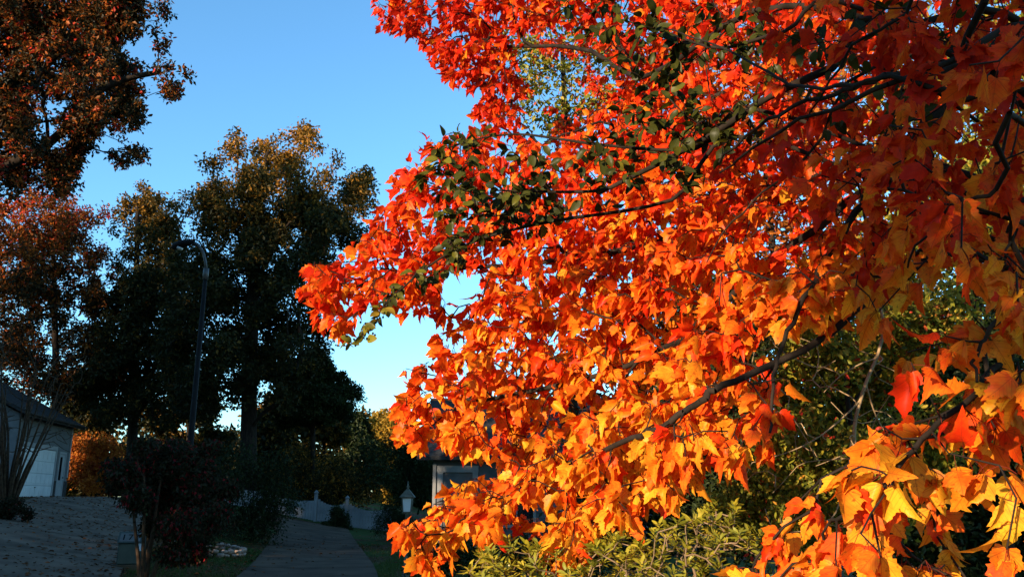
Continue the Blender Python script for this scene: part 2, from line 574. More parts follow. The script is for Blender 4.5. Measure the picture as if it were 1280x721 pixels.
def leaf_mesh(name, T, pos, tipdir, normal, size, hue, mat, parent, origin, smooth=True):
    pos = np.asarray(pos) - np.asarray(origin)
    y = unit(np.asarray(tipdir))
    z = np.asarray(normal) - y * np.sum(np.asarray(normal) * y, -1, keepdims=True)
    z = unit(z)
    x = np.cross(y, z)
    Rm = np.stack((x, y, z), -1)
    N = len(pos)
    which = rng.integers(0, len(T), N)
    Vs, Fs, Hs, Ls = [], [], [], []
    base = 0
    for k, (V, Fc, L) in enumerate(T):
        idx = np.nonzero(which == k)[0]
        if not len(idx): continue
        W = np.einsum('nij,vj->nvi', Rm[idx], V) * size[idx][:, None, None] + pos[idx][:, None, :]
        Vs.append(W.reshape(-1, 3))
        nv = len(V)
        Fs.append((Fc[None] + (np.arange(len(idx)) * nv)[:, None, None] + base).reshape(-1, 3))
        Hs.append(np.repeat(hue[idx], nv))
        Ls.append(np.tile(L, (len(idx), 1)))
        base += nv * len(idx)
    return mesh_np(name, np.vstack(Vs), [np.vstack(Fs)], mat, parent, smooth, {"hue": np.concatenate(Hs), "leaf": np.vstack(Ls)})


# ------------------------------------------------------------------ branching
class Skeleton:
    def __init__(s):
        s.p = []
        s.par = []
        s.len = []
        s.minr = []

    def chain(s, pts, parent=-1, n=4, minr=0.0):
        """smooth polyline through pts, returns node indices"""
        pts = [np.asarray(q, float) for q in pts]
        if parent >= 0: pts = [s.p[parent]] + pts
        out = []
        P = [pts[0]] + pts + [pts[-1]]
        sm = []
        for i in range(1, len(P) - 2):
            for j in range(n):
                u = j / n
                a, b_, c, d = P[i - 1], P[i], P[i + 1], P[i + 2]
                sm.append(0.5 * ((2 * b_) + (c - a) * u + (2 * a - 5 * b_ + 4 * c - d) * u * u + (3 * b_ - a - 3 * c + d) * u ** 3))
        sm.append(pts[-1])
        if parent >= 0: sm = sm[1:]
        cur = parent
        for k, q in enumerate(sm):
            r0 = minr if not hasattr(minr, '__len__') else minr[0] + (minr[1] - minr[0]) * k / max(len(sm) - 1, 1)
            cur = s.node(q, cur, r0)
            out.append(cur)
        return out

    def node(s, q, par, minr=0.0):
        s.p.append(np.asarray(q, float))
        s.par.append(par)
        s.len.append(0.0 if par < 0 else s.len[par] + float(np.linalg.norm(q - s.p[par])))
        s.minr.append(minr)
        return len(s.p) - 1

    def grow(s, clusters, step, bias=0.35, bow=0.12, sag=0.05, rs=None, start=0, jit=0.05):
        """attach every cluster to the nearest node; returns for each cluster its list of path nodes"""
        rs = rs or np.random.default_rng(1)
        cl = np.asarray(clusters)
        root = s.p[0]
        order = np.argsort(np.min(np.linalg.norm(cl[:, None] - np.array(s.p[start:])[None, ::4], axis=2), axis=1))
        cap = len(s.p) + 12 * len(cl) + 10
        arr = np.zeros((cap, 3)); ln = np.zeros(cap)
        n = len(s.p)
        arr[:n] = s.p
        ln[:n] = s.len
        paths = [None] * len(cl)
        for ci in order:
            c = cl[ci]
            d = np.linalg.norm(arr[start:n] - c, axis=1)
            j = start + int(np.argmin(d + bias * ln[start:n]))
            a = s.p[j]
            L = np.linalg.norm(c - a)
            pd = a - s.p[s.par[j]] if s.par[j] >= 0 else np.array((0, 0, 1.0))
            pd = pd / max(np.linalg.norm(pd), 1e-6)
            ctrl = a + pd * L * 0.35 + (c - a) * 0.25 + rs.normal(0, bow, 3) * L + np.array((0, 0, sag * L))
            k = int(np.clip(round(L / step), 2, 8))
            cur = j
            path = [j]
            for i in range(1, k + 1):
                u = i / k
                q = (1 - u) ** 2 * a + 2 * u * (1 - u) * ctrl + u * u * c
                if i < k: q = q + rs.normal(0, jit, 3) * L / k
                cur = s.node(q, cur)
                arr[n] = q; ln[n] = s.len[cur]; n += 1
                path.append(cur)
            paths[ci] = path
        return paths

    def radii(s, tip, power=0.45, rmax=1e9):
        n = len(s.p)
        cnt = np.zeros(n)
        kids = np.zeros(n, int)
        for i in range(n):
            if s.par[i] >= 0: kids[s.par[i]] += 1
        cnt[kids == 0] = 1
        for i in range(n - 1, 0, -1):
            if s.par[i] >= 0: cnt[s.par[i]] += cnt[i]
        r = np.minimum(tip * cnt ** power, rmax)
        return np.maximum(r, np.array(s.minr))

    def edges(s, r):
        par = np.array(s.par)
        idx = np.nonzero(par >= 0)[0]
        P = np.array(s.p)
        pa = par[idx]
        ra = np.minimum(r[pa], r[idx] * 1.6)
        return P[pa], P[idx], ra, r[idx]


def frusta(A, B, ra, rb, n):
    d = unit(B - A)
    ref = np.where(np.abs(d[:, 2:3]) > 0.9, np.array((1.0, 0, 0)), np.array((0, 0, 1.0)))
    a = unit(np.cross(d, ref))
    b = np.cross(d, a)
    w = np.arange(n) * 2 * np.pi / n
    ring = a[:, None] * np.cos(w)[None, :, None] + b[:, None] * np.sin(w)[None, :, None]
    V0 = A[:, None] + ring * ra[:, None, None]
    Bx = B + d * (rb * 0.25)[:, None]
    V1 = Bx[:, None] + ring * rb[:, None, None]
    V = np.concatenate((V0, V1), 1).reshape(-1, 3)
    k = np.arange(n)
    f = np.stack((k, (k + 1) % n, n + (k + 1) % n, n + k), 1)[:, ::-1]
    Fq = (f[None] + (np.arange(len(A)) * 2 * n)[:, None, None]).reshape(-1, 4)
    return V, Fq


def branch_mesh(name, A, B, ra, rb, mat, parent, origin, n=5):
    if not len(A): return None
    V, Fq = frusta(A - origin, B - origin, ra, rb, n)
    return mesh_np(name, V, [Fq], mat, parent, True)


# ------------------------------------------------------------------ trees from lobes of foliage
def lobes_px(lst, Y, depth=0.5, seed=0, spread=None, extra=0):
    """(px, py, radius px) -> world lobes with real depth around the distance Y"""
    r = np.random.default_rng(seed)
    xs = [q[0] for q in lst]
    half = (max(xs) - min(xs)) / 2 * Y / F if spread is None else spread
    cxm = (max(xs) + min(xs)) / 2
    out = []
    lst = list(lst) + [(q[0] + r.normal(0, 0.75) * q[2], q[1] + abs(r.normal(0, 0.8)) * q[2], q[2] * r.uniform(0.5, 0.95)) for _ in range(extra) for q in lst]
    for q in lst:
        u = min(abs(q[0] - cxm) * Y / F / max(half, .1), 1)
        yy = Y + r.uniform(-1, 1) * half * depth * math.sqrt(max(1 - u * u * 0.8, 0.1))
        c = at(q[0], q[1], yy)
        out.append((c, q[2] * yy / F))
    return out


def inside(poly, px, py):
    poly = np.asarray(poly, float)
    n = len(poly)
    c = np.zeros(len(px), bool)
    j = n - 1
    for i in range(n):
        xi, yi = poly[i]; xj, yj = poly[j]
        with np.errstate(divide='ignore', invalid='ignore'):
            k = ((yi > py) != (yj > py)) & (px < (xj - xi) * (py - yi) / (yj - yi + 1e-12) + xi)
        c ^= k
        j = i
    return c


def lobes_poly(poly, n, Y, deep, seed, rmax=30, rmin=7):
    """lobes filling an outline, small near its edge; deep = half thickness in metres"""
    r = np.random.default_rng(seed)
    P = np.array(poly, float)
    lo, hi = P.min(0), P.max(0)
    A_, B_ = P, np.roll(P, -1, 0)
    out = []
    while len(out) < n:
        c = r.uniform(lo, hi)
        if not inside(P, c[:1], c[1:])[0]: continue
        t_ = np.clip(np.sum((c - A_) * (B_ - A_), 1) / np.maximum(np.sum((B_ - A_) ** 2, 1), 1e-9), 0, 1)
        dist = np.min(np.linalg.norm(A_ + (B_ - A_) * t_[:, None] - c, axis=1))
        rad = min(dist * 0.95, rmax) * r.uniform(0.75, 1.0)
        if rad < rmin: continue
        yy = Y + r.uniform(-1, 1) * deep * math.sqrt(min(1.0, dist / 60))
        out.append((at(c[0], c[1], yy), rad * yy / F))
    return out


def tree(name, label, cat, base, lobes, trunk, leaf, size, per_lobe, per_cluster, mat, bark='bark', hue=(0.4, 0.2), T=None, group=None,
         r_trunk=0.2, tip=0.008, seed=0, grow_share=0.25, spread=0.35, squash=0.95, hue_fn=None, stems=None, droop=0.3, trunk_part='trunk', crown_part='crown', shell=0.42, lace=0.0):
    r = np.random.default_rng(seed)
    base = np.asarray(base, float)
    root = empty(name, base, label, cat, group)
    rmean = np.mean([q[1] for q in lobes])
    cl = []
    for c, rad in lobes:
        k = max(4, int(per_lobe * (rad / rmean) ** 2))
        d = unit(r.normal(size=(k, 3)))
        u = r.uniform(0, 1, (k, 1)) ** shell
        cl.append(c + d * u * rad * np.array((1, 1, squash)))
    cl = np.vstack(cl)
    if lace:
        f = np.zeros(len(cl))
        for _ in range(14):
            kv = r.normal(size=3); kv = kv / np.linalg.norm(kv) * 2 * np.pi / (rmean * r.uniform(0.8, 3.6))
            f += np.sin(cl @ (kv) + r.uniform(0, 6.28))
        cl = cl[f > np.quantile(f, lace)]
    cl[:, 2] = np.maximum(cl[:, 2], hill(cl[:, 0]) + size)
    sk = Skeleton()
    if stems is None: stems = [trunk]
    for st in stems:
        if not sk.p:
            sk.chain(st, minr=(r_trunk, r_trunk * 0.35), n=5)
        else:
            sk.chain(st, minr=(r_trunk * 0.8, r_trunk * 0.3), n=5)
    nst = len(sk.p)
    m_ = max(6, int(len(cl) * grow_share))
    pick = r.permutation(len(cl))[:m_]
    sk.grow(cl[pick], max(rmean * 0.35, 0.08), rs=r, start=min(3, nst - 1))
    rad = sk.radii(tip, 0.47, r_trunk * 0.75)
    A, B, ra, rb = sk.edges(rad)
    par = np.array(sk.par); own = np.nonzero(par >= 0)[0]
    thick = own < nst
    branch_mesh(trunk_part, A[thick], B[thick], ra[thick], rb[thick], M[bark], root, base, 10)
    if (~thick).any():
        branch_mesh('branches', A[~thick], B[~thick], ra[~thick], rb[~thick], M[bark], root, base, 4)
    N = len(cl) * per_cluster
    c = np.repeat(cl, per_cluster, 0)
    pos = c + np.clip(r.normal(0, 1, (N, 3)), -1.5, 1.5) * spread * rmean * 0.5
    pos[:, 2] = np.maximum(pos[:, 2], hill(pos[:, 0]) + 0.05)
    tipd = unit(r.normal(size=(N, 3))) + np.array((0, 0, -droop))
    nor = unit(r.normal(size=(N, 3))) + np.array((-0.15, -0.15, 0.45))
    ch = np.repeat(r.normal(0, 1, len(cl)), per_cluster)
    h = np.clip(hue[0] + hue[1] * (0.65 * ch + 0.75 * r.normal(0, 1, N)), 0, 1)
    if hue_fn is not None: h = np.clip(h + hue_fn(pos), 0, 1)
    leaf_mesh(crown_part, T or TINY_T, pos, tipd, nor, size * r.uniform(0.65, 1.25, N), h, M[mat], root, base, smooth=False)
    return root


# ================================================================== SETTING
def axis(lo, hi, fine_lo, fine_hi, step):
    a = np.arange(fine_lo, fine_hi + 1e-6, step)
    l = fine_lo - np.geomspace(step, fine_lo - lo, 22)[::-1]
    h = fine_hi + np.geomspace(step, hi - fine_hi, 22)
    return np.concatenate((l, a, h))


gx = axis(-900, 900, -26, 8, 0.4)
gy = axis(-300, 1500, 0, 48, 0.8)
X, Yg = np.meshgrid(gx, gy, indexing='ij')
Z = hill(X) + 0.02 * np.sin(X * 1.3) * np.sin(Yg * 0.9)
V = np.stack((X, Yg, Z), -1).reshape(-1, 3)
nx, ny = X.shape
i, j = np.meshgrid(np.arange(nx - 1), np.arange(ny - 1), indexing='ij')
q = np.stack((i * ny + j, (i + 1) * ny + j, (i + 1) * ny + j + 1, i * ny + j + 1), -1).reshape(-1, 4)
tag(mesh_np("ground", V, [q], M['ground'], smooth=True), "lawn and mulch beds under the trees", "ground", kind="structure")


def strip(name, centre, width, label, thick=0.05, mat='concrete'):
    """a paved strip laid over the terrain, in slabs with joints"""
    sk = Skeleton()
    sk.chain([(c[0], c[1], 0) for c in centre], n=16)
    P = np.array(sk.p)[:, :2]
    d = np.gradient(P, axis=0)
    d = d / np.linalg.norm(d, axis=1, keepdims=True)
    nrm = np.stack((-d[:, 1], d[:, 0]), 1)
    s = np.concatenate(([0], np.cumsum(np.linalg.norm(np.diff(P, axis=0), axis=1))))
    mb = MB()
    L = s[-1]
    slab = 3.2
    def pt(u):
        k = np.interp(u, s, np.arange(len(s)))
        a = int(min(k, len(s) - 2)); w = k - a
        return P[a] * (1 - w) + P[a + 1] * w, nrm[a] * (1 - w) + nrm[a + 1] * w, np.interp(u, s, np.linspace(0, 1, len(s)))
    u = 0.0
    while u < L - 0.3:
        e = min(u + slab, L)
        us = np.linspace(u, e - 0.045, 7)
        rows = []
        for uu in us:
            c, n_, fr = pt(uu)
            w = np.interp(fr, [0, 1], width) if hasattr(width, '__len__') else width
            row = []
            for k in np.linspace(-.5, .5, 7):
                x, y = c + n_ * w * k
                row.append((x, y, float(hill(x)) + thick))
            rows.append(row)
        b = len(mb.v)
        V_, F_ = [], []
        for row in rows: V_ += row
        for a in range(6):
            for k in range(6):
                F_.append((a * 7 + k, a * 7 + k + 1, a * 7 + 8 + k, a * 7 + 7 + k)[::-1])
        rim = [k for k in range(7)] + [a * 7 + 6 for a in range(1, 7)] + [42 + k for k in range(5, -1, -1)] + [a * 7 for a in range(5, 0, -1)]
        o = len(V_)
        V_ += [(V_[k][0], V_[k][1], V_[k][2] - 0.2) for k in rim]
        nr = len(rim)
        for a in range(nr):
            F_.append((rim[a], rim[(a + 1) % nr], o + (a + 1) % nr, o + a))
        mb.add(V_, F_)
        u = e
    return tag(mb.build(name, M[mat]), label, "driveway", kind="structure")


strip("driveway", [(-2.2, 4), (-3.1, 11), (-4.15, 18.1), (-5.6, 25), (-7.4, 33), (-8.6, 38.2)], 2.75, "straight grey concrete driveway leading to the white fence")
strip("driveway", [(-4.6, 5), (-6.2, 10), (-8.6, 15.5), (-11.4, 22.7), (-14.6, 30), (-17.6, 36.0)], [3.0, 3.4], "leaf strewn concrete driveway climbing to the garage", mat="old_concrete")
strip("garage_court", [(-18.2, 33), (-18.9, 38), (-19.5, 44)], 3.6, "concrete apron before the garage door", thick=0.046)

# ---------------------------------------------------------------- house with garage, far left
hu = np.array((-0.18, 0.984))
hz = 1.50
hroot = empty("garage_house", (-20.95, 36.0, hz), "blue grey sided house with white garage door at the top of the left driveway", "house", rz=math.atan2(hu[1], hu[0]))
mb = MB()
LX, DY, EH = 7.0, 11.0, 3.55
for k in range(22):                                       # lapped boards
    z0 = 0.04 + k * 0.16
    mb.prism([(0, 0), (-0.03, 0), (-0.008, 0.16), (0, 0.16)], (0, 1, 0), (0, 0, 1), (LX, 0, 0), (0, 0, z0))
    mb.prism([(0, 0), (-0.03, 0), (-0.008, 0.16), (0, 0.16)], (1, 0, 0), (0, 0, 1), (0, DY, 0), (0, 0, z0))
mb.box((LX / 2, DY / 2, EH / 2), (LX - 0.004, DY - 0.004, EH))
mb.build("wall", M['siding'], hroot)
mb = MB()
ov = 0.45
for sg in (0, 1):                                         # gable roof, ridge along the drive side
    y0, yr = (-ov, DY / 2) if sg == 0 else (DY + ov, DY / 2)
    hgt = 3.0
    prof = [(y0, EH - 0.12), (yr, EH + hgt), (yr, EH + hgt + 0.14), (y0, EH + 0.04)]
    if sg: prof = prof[::-1]
    mb.prism(prof, (0, 1, 0), (0, 0, 1), (LX + 2 * ov, 0, 0), (-ov, 0, 0))
rf = mb.build("roof", M['shingle'], hroot)
mb = MB()
mb.box((LX / 2, -ov - 0.012, EH - 0.06), (LX + 2 * ov, 0.022, 0.2))
mb.tube([(-ov, -ov - 0.08, EH - 0.03), (LX + ov, -ov - 0.08, EH - 0.03)], 0.055, 8)
mb.build("gutter", M['brick'], rf)
mb = MB()
mb.prism([(0.02, EH), (DY - 0.02, EH), (DY / 2, EH + 2.9)], (0, 1, 0), (0, 0, 1), (0.06, 0, 0), (0.03, 0, 0))
mb.prism([(0.02, EH), (DY - 0.02, EH), (DY / 2, EH + 2.9)], (0, 1, 0), (0, 0, 1), (-0.06, 0, 0), (LX - 0.03, 0, 0))
mb.build("gable", M['siding'], hroot)
# garage door: four rows of raised panels
mb = MB()
gx0, gx1, gh = 0.35, 4.8, 2.2
for rr in range(4):
    zc = 0.05 + (rr + 0.5) * (gh - 0.05) / 4
    mb.box(((gx0 + gx1) / 2, -0.05, zc), (gx1 - gx0, 0.05, (gh - 0.05) / 4 - 0.015))
    for cc in range(8):
        w = (gx1 - gx0) / 8
        mb.box((gx0 + (cc + .5) * w, -0.082, zc), (w - 0.14, 0.014, 0.34), bev=0.006)
gd = mb.build("garage_door", M['door_paint'], hroot)
mb = MB()
mb.box(((gx0 + gx1) / 2, -0.105, 0.5), (0.14, 0.025, 0.035))
mb.build("handle", M['black_metal'], gd)
mb = MB()
for xx in (gx0 - 0.08, gx1 + 0.08): mb.box((xx, -0.06, (gh + 0.03) / 2), (0.16, 0.08, gh + 0.03))
mb.box(((gx0 + gx1) / 2, -0.062, gh + 0.12), (gx1 - gx0 + 0.32, 0.085, 0.18))
mb.build("garage_door_frame", M['white_paint'], hroot)
mb = MB()
for a, b_ in ((4.97, 5.36), (6.36, 6.98), (0.0, 0.18)): MB().box(((a + b_) / 2, -0.052, 0.42), (b_ - a, 0.05, 0.84)).build("stone_base", M['brick'], hroot)
mb = MB()
mb.box((5.86, -0.045, 1.06), (0.80, 0.05, 2.06))
sd = mb.build("side_door", M['white_paint'], hroot)
MB().box((5.72, -0.074, 1.42), (0.3, 0.012, 1.1)).build("pane", M['glass'], sd)
MB().tube([(6.16, -0.07, 1.0), (6.16, -0.13, 1.0)], 0.03, 8).build("knob", M['grey_metal'], sd)
mb = MB()
for xx in (5.41, 6.31): mb.box((xx, -0.058, 1.06), (0.09, 0.07, 2.1))
mb.box((5.86, -0.06, 2.16), (1.0, 0.075, 0.1))
mb.box((LX - 0.06, -0.045, EH / 2 + 0.5), (0.14, 0.04, EH - 1.02))
mb.build("door_frame", M['white_paint'], hroot)
fw = MB()
for a, b_, c, d_ in ((1.6, 0.07, 1.5, 1.55), (2.8, 0.07, 1.5, 1.55)): fw.box((-0.052, a, c), (0.05, b_, d_))
for z_ in (0.74, 2.28): fw.box((-0.054, 2.2, z_), (0.054, 1.34, 0.09))
fr = fw.build("window", M['white_paint'], hroot)
MB().box((-0.046, 2.2, 1.5), (0.02, 1.12, 1.42)).build("pane", M['glass'], fr)

# ---------------------------------------------------------------- house behind the maple
rroot = empty("grey_house", (-2.45, 27.0, 0), "low grey house with white trim half hidden behind the red maple", "house")
mb = MB()
WX, WY, WH = 11.0, 8.0, 2.75
for k in range(17):
    mb.prism([(0, 0), (-0.03, 0), (-0.008, 0.16), (0, 0.16)], (0, 1, 0), (0, 0, 1), (WX, 0, 0), (0, 0, k * 0.16))
    mb.prism([(0, 0), (-0.03, 0), (-0.008, 0.16), (0, 0.16)], (1, 0, 0), (0, 0, 1), (0, WY, 0), (0, 0, k * 0.16))
mb.box((WX / 2, WY / 2, WH / 2), (WX - 0.004, WY - 0.004, WH))
mb.build("wall", M['siding_pale'], rroot)
mb = MB()
mb.prism([(-0.5, WH - 0.05), (WY / 2, WH + 2.2), (WY + 0.5, WH - 0.05), (WY + 0.5, WH + 0.08), (WY / 2, WH + 2.36), (-0.5, WH + 0.08)][::-1], (0, 1, 0), (0, 0, 1), (WX + 1.0, 0, 0), (-0.5, 0, 0))
rf2 = mb.build("roof", M['shingle'], rroot)
mb = MB()
mb.prism([(0, 0), (1.0, 0), (0.5, 0.42)], (1, 0, 0), (0, 0, 1), (0, 1.2, 0), (0.45, -0.35, WH + 0.12))
mb.build("gable_vent", M['vinyl'], rf2)
mb = MB()
mb.prism([(-0.14, -0.03), (0.5, 0.5), (1.14, -0.03), (1.14, 0.05), (0.5, 0.6), (-0.14, 0.05)][::-1], (1, 0, 0), (0, 0, 1), (0, 1.4, 0), (0.45, -0.42, WH + 0.12))
mb.build("dormer_roof", M['shingle'], rf2)
mb = MB()
for rr in range(4): mb.box((0.75, -0.045, 0.3 + rr * 0.52), (0.92, 0.04, 0.5))
mb.build("garage_door", M['siding_pale'], rroot)
mb = MB()
for xx in (0.20, 1.30): mb.box((xx, -0.06, 1.17), (0.17, 0.07, 2.34))
mb.box((0.75, -0.062, 2.44), (1.3, 0.08, 0.2))
mb.box((0.02, -0.03, 1.3), (0.1, 0.1, 2.6))
mb.build("garage_door_frame", M['vinyl'], rroot)
for k, xx in enumerate((2.6, 5.2, 8.0)):
    f_ = MB()
    for s_ in (-1, 1): f_.box((xx + s_ * 0.55, -0.055, 1.5), (0.09, 0.06, 1.5))
    for z_ in (0.72, 2.28): f_.box((xx, -0.057, z_), (1.24, 0.065, 0.09))
    f_.box((xx, -0.05, 1.5), (0.04, 0.03, 1.48))
    fo = f_.build("window", M['vinyl'], rroot)
    MB().box((xx, -0.034, 1.5), (1.0, 0.012, 1.46)).build("pane", M['glass'], fo)

# ---------------------------------------------------------------- white fence at the end of the driveway
froot = empty("white_fence", (-8.7, 40.0, 0), "white board fence with swooping tops at the end of the straight driveway", "fence")
fposts = [-13.6, -11.35, -9.05, -7.6, -5.6]
for k, xx in enumerate(fposts):
    zz = float(hill(xx))
    h_ = 1.25 if xx in (-9.05, -7.6) else 0.9
    mb = MB()
    mb.box((xx + 8.7, 0, zz + h_ / 2), (0.14, 0.14, h_), bev=0.01)
    mb.box((xx + 8.7, 0, zz + h_ + 0.03), (0.19, 0.19, 0.05), bev=0.01)
    mb.add([(xx + 8.7 + a, b_, zz + h_ + 0.055) for a, b_ in ((-.08, -.08), (.08, -.08), (.08, .08), (-.08, .08))] + [(xx + 8.7, 0, zz + h_ + 0.16)], [(0, 1, 4), (1, 2, 4), (2, 3, 4), (3, 0, 4)])
    mb.build("post", M['vinyl'], froot)
for a, b_ in zip(fposts[:-1], fposts[1:]):
    mb = MB()
    n_ = int((b_ - a - 0.16) / 0.125)
    for k in range(n_):
        u = (k + .5) / n_
        xx = a + 0.08 + (b_ - a - 0.16) * u
        zz = float(hill(xx))
        top = 1.02 - 0.2 * (1 - (2 * u - 1) ** 2) if a > -9.2 else 0.86 - 0.12 * (1 - (2 * u - 1) ** 2)
        mb.box((xx + 8.7, 0, zz + top / 2 + 0.03), ((b_ - a - 0.16) / n_ - 0.012, 0.022, top))
    for zz in (0.2, 0.66): mb.box(((a + b_) / 2 + 8.7, 0.028, float(hill((a + b_) / 2)) + zz), (b_ - a - 0.15, 0.03, 0.09))
    mb.build("board_panel", M['vinyl'], froot)

# ---------------------------------------------------------------- street lamp
lp = at(257, 345, 23.0)
bz = float(hill(lp[0] - 0.2))
lroot = empty("street_lamp", (lp[0], 23.0, bz), "tall black street lamp with curved arm before the central oak", "street lamp")
top = lp[2] - bz
lean = 0.0
MB().tube([(0, 0, -0.2), (0, 0, 0.02), (0, 0, 1.2), (0, 0, top)], [0.095, 0.095, 0.09, 0.055], 14).build("pole", M['black_metal'], lroot, True)
MB().tube([(0, 0, 0.0), (0, 0, 0.28), (0, 0, 0.34)], [0.22, 0.22, 0.16], 14).build("base_cover", M['black_metal'], lroot, True)
MB().tube([(0, 0, top - 0.1), (0, 0, top + 0.22)], [0.078, 0.078], 14).build("bracket", M['grey_metal'], lroot, True)
hp = at(240, 304, 23.0) - np.array((lp[0], 23.0, bz))
arm = [(0, 0, top + 0.15), (-0.04, 0, top + 0.42), (-0.14, 0, top + 0.72), (hp[0] + 0.16, 0, hp[2] - 0.03), (hp[0], 0, hp[2] + 0.02)]
MB().tube(arm, [0.042, 0.04, 0.038, 0.036, 0.034], 10).build("arm", M['grey_metal'], lroot, True)
mb = MB()
mb.tube([(hp[0] + 0.08, 0, hp[2] + 0.03), (hp[0] - 0.05, 0, hp[2] + 0.03), (hp[0] - 0.3, 0, hp[2] - 0.03), (hp[0] - 0.5, 0, hp[2] - 0.1), (hp[0] - 0.58, 0, hp[2] - 0.13)], [0.05, 0.08, 0.12, 0.10, 0.03], 12)
hd = mb.build("lamp_head", M['black_metal'], lroot, True)
mb = MB()
mb.tube([(hp[0] - 0.34, 0, hp[2] - 0.13), (hp[0] - 0.35, 0, hp[2] - 0.17), (hp[0] - 0.36, 0, hp[2] - 0.20)], [0.10, 0.09, 0.03], 12)
mb.build("lens", M['frost'], hd, True)

# ---------------------------------------------------------------- lantern on a post by the driveway
lx = at(509, 640, 17.5)
lan = empty("lantern_post", (lx[0], 17.5, 0), "small post lantern with frosted panes beside the straight driveway", "lantern")
MB().tube([(0, 0, -0.1), (0, 0, 0.1), (0, 0, 0.14), (0, 0, lx[2] - 0.16), (0, 0, lx[2] - 0.05), (0, 0, lx[2])], [0.07, 0.07, 0.04, 0.035, 0.035, 0.085], 12).build("post", M['verdigris'], lan, True)
z0 = lx[2]
mb = MB()
for sx in (-1, 1):
    for sy in (-1, 1):
        mb.tube([(sx * 0.075, sy * 0.075, z0), (sx * 0.10, sy * 0.10, z0 + 0.28)], 0.011, 6)
mb.box((0, 0, z0 + 0.005), (0.18, 0.18, 0.02)); mb.box((0, 0, z0 + 0.285), (0.24, 0.24, 0.02))
mb.build("cage", M['verdigris'], lan)
mb = MB()
mb.add([(sx * w, sy * w, z) for w, z in ((0.07, z0 + 0.016), (0.094, z0 + 0.274)) for sx, sy in ((-1, -1), (1, -1), (1, 1), (-1, 1))],
       [(3, 2, 1, 0), (4, 5, 6, 7)] + [(k, (k + 1) % 4, 4 + (k + 1) % 4, 4 + k) for k in range(4)])
mb.build("pane", M['frost'], lan)
mb = MB()
mb.add([(sx * 0.15, sy * 0.15, z0 + 0.297) for sx, sy in ((-1, -1), (1, -1), (1, 1), (-1, 1))] + [(sx * 0.03, sy * 0.03, z0 + 0.45) for sx, sy in ((-1, -1), (1, -1), (1, 1), (-1, 1))],
       [(3, 2, 1, 0), (4, 5, 6, 7)] + [(k, (k + 1) % 4, 4 + (k + 1) % 4, 4 + k) for k in range(4)])
lc_ = mb.build("cap", M['verdigris'], lan)
MB().tube([(0, 0, z0 + 0.45), (0, 0, z0 + 0.47), (0, 0, z0 + 0.50), (0, 0, z0 + 0.53), (0, 0, z0 + 0.62)], [0.035, 0.02, 0.032, 0.018, 0.004], 10).build("finial", M['verdigris'], lc_, True)

# ---------------------------------------------------------------- green utility box
g = ground_at(163, 711)
ub = empty("utility_box", g, "squat green utility box lettered 177 beside the leafy driveway", "utility box", rz=R(14))
MB().box((0, 0, 0.03), (0.62, 0.52, 0.14), bev=0.01).build("base", M['concrete'], ub)
MB().box((0, 0, 0.30), (0.47, 0.40, 0.40), bev=0.02).build("cabinet", M['box_green'], ub)
mb = MB()
mb.prism([(-0.235, 0.0), (0.215, 0.0), (0.215, 0.16), (0.10, 0.2), (-0.05, 0.2)], (0, 1, 0), (0, 0, 1), (0.51, 0, 0), (-0.255, 0, 0.505))
lid = mb.build("lid", M['box_green'], ub)
# number plate on the sloping face of the lid
ang = math.atan2(0.2, 0.185)
nv = Vector((0, -math.sin(ang), math.cos(ang)))
uv_ = Vector((0, math.cos(ang), math.sin(ang)))
o0 = Vector((0, -0.235, 0.505)) + nv * 0.002
mb = MB()
mb.prism([(-0.22, 0.03), (0.16, 0.03), (0.16, 0.235), (-0.22, 0.235)], (1, 0, 0), uv_, nv * 0.004, o0)
mb.build("number_plate", M['plate'], lid)
mb = MB()
o1 = o0 + nv * 0.006
def seg(a, b_, c, d_): mb.prism([(a, b_), (c, b_), (c, d_), (a, d_)], (1, 0, 0), uv_, nv * 0.002, o1)
seg(-0.16, 0.07, -0.135, 0.20)
for q_ in (-0.07, 0.04):
    seg(q_, 0.178, q_ + 0.08, 0.20)
    mb.prism([(q_ + 0.015, 0.07), (q_ + 0.04, 0.07), (q_ + 0.08, 0.177), (q_ + 0.055, 0.177)], (1, 0, 0), uv_, nv * 0.002, o1)
mb.build("lettering", M['ink'], lid)
MB().box((0.2575, -0.05, 0.60), (0.003, 0.24, 0.16)).build("sticker", M['sticker'], lid)
MB().box((0.17, -0.203, 0.42), (0.10, 0.004, 0.14)).build("label_sheet", M['sticker'], ub)

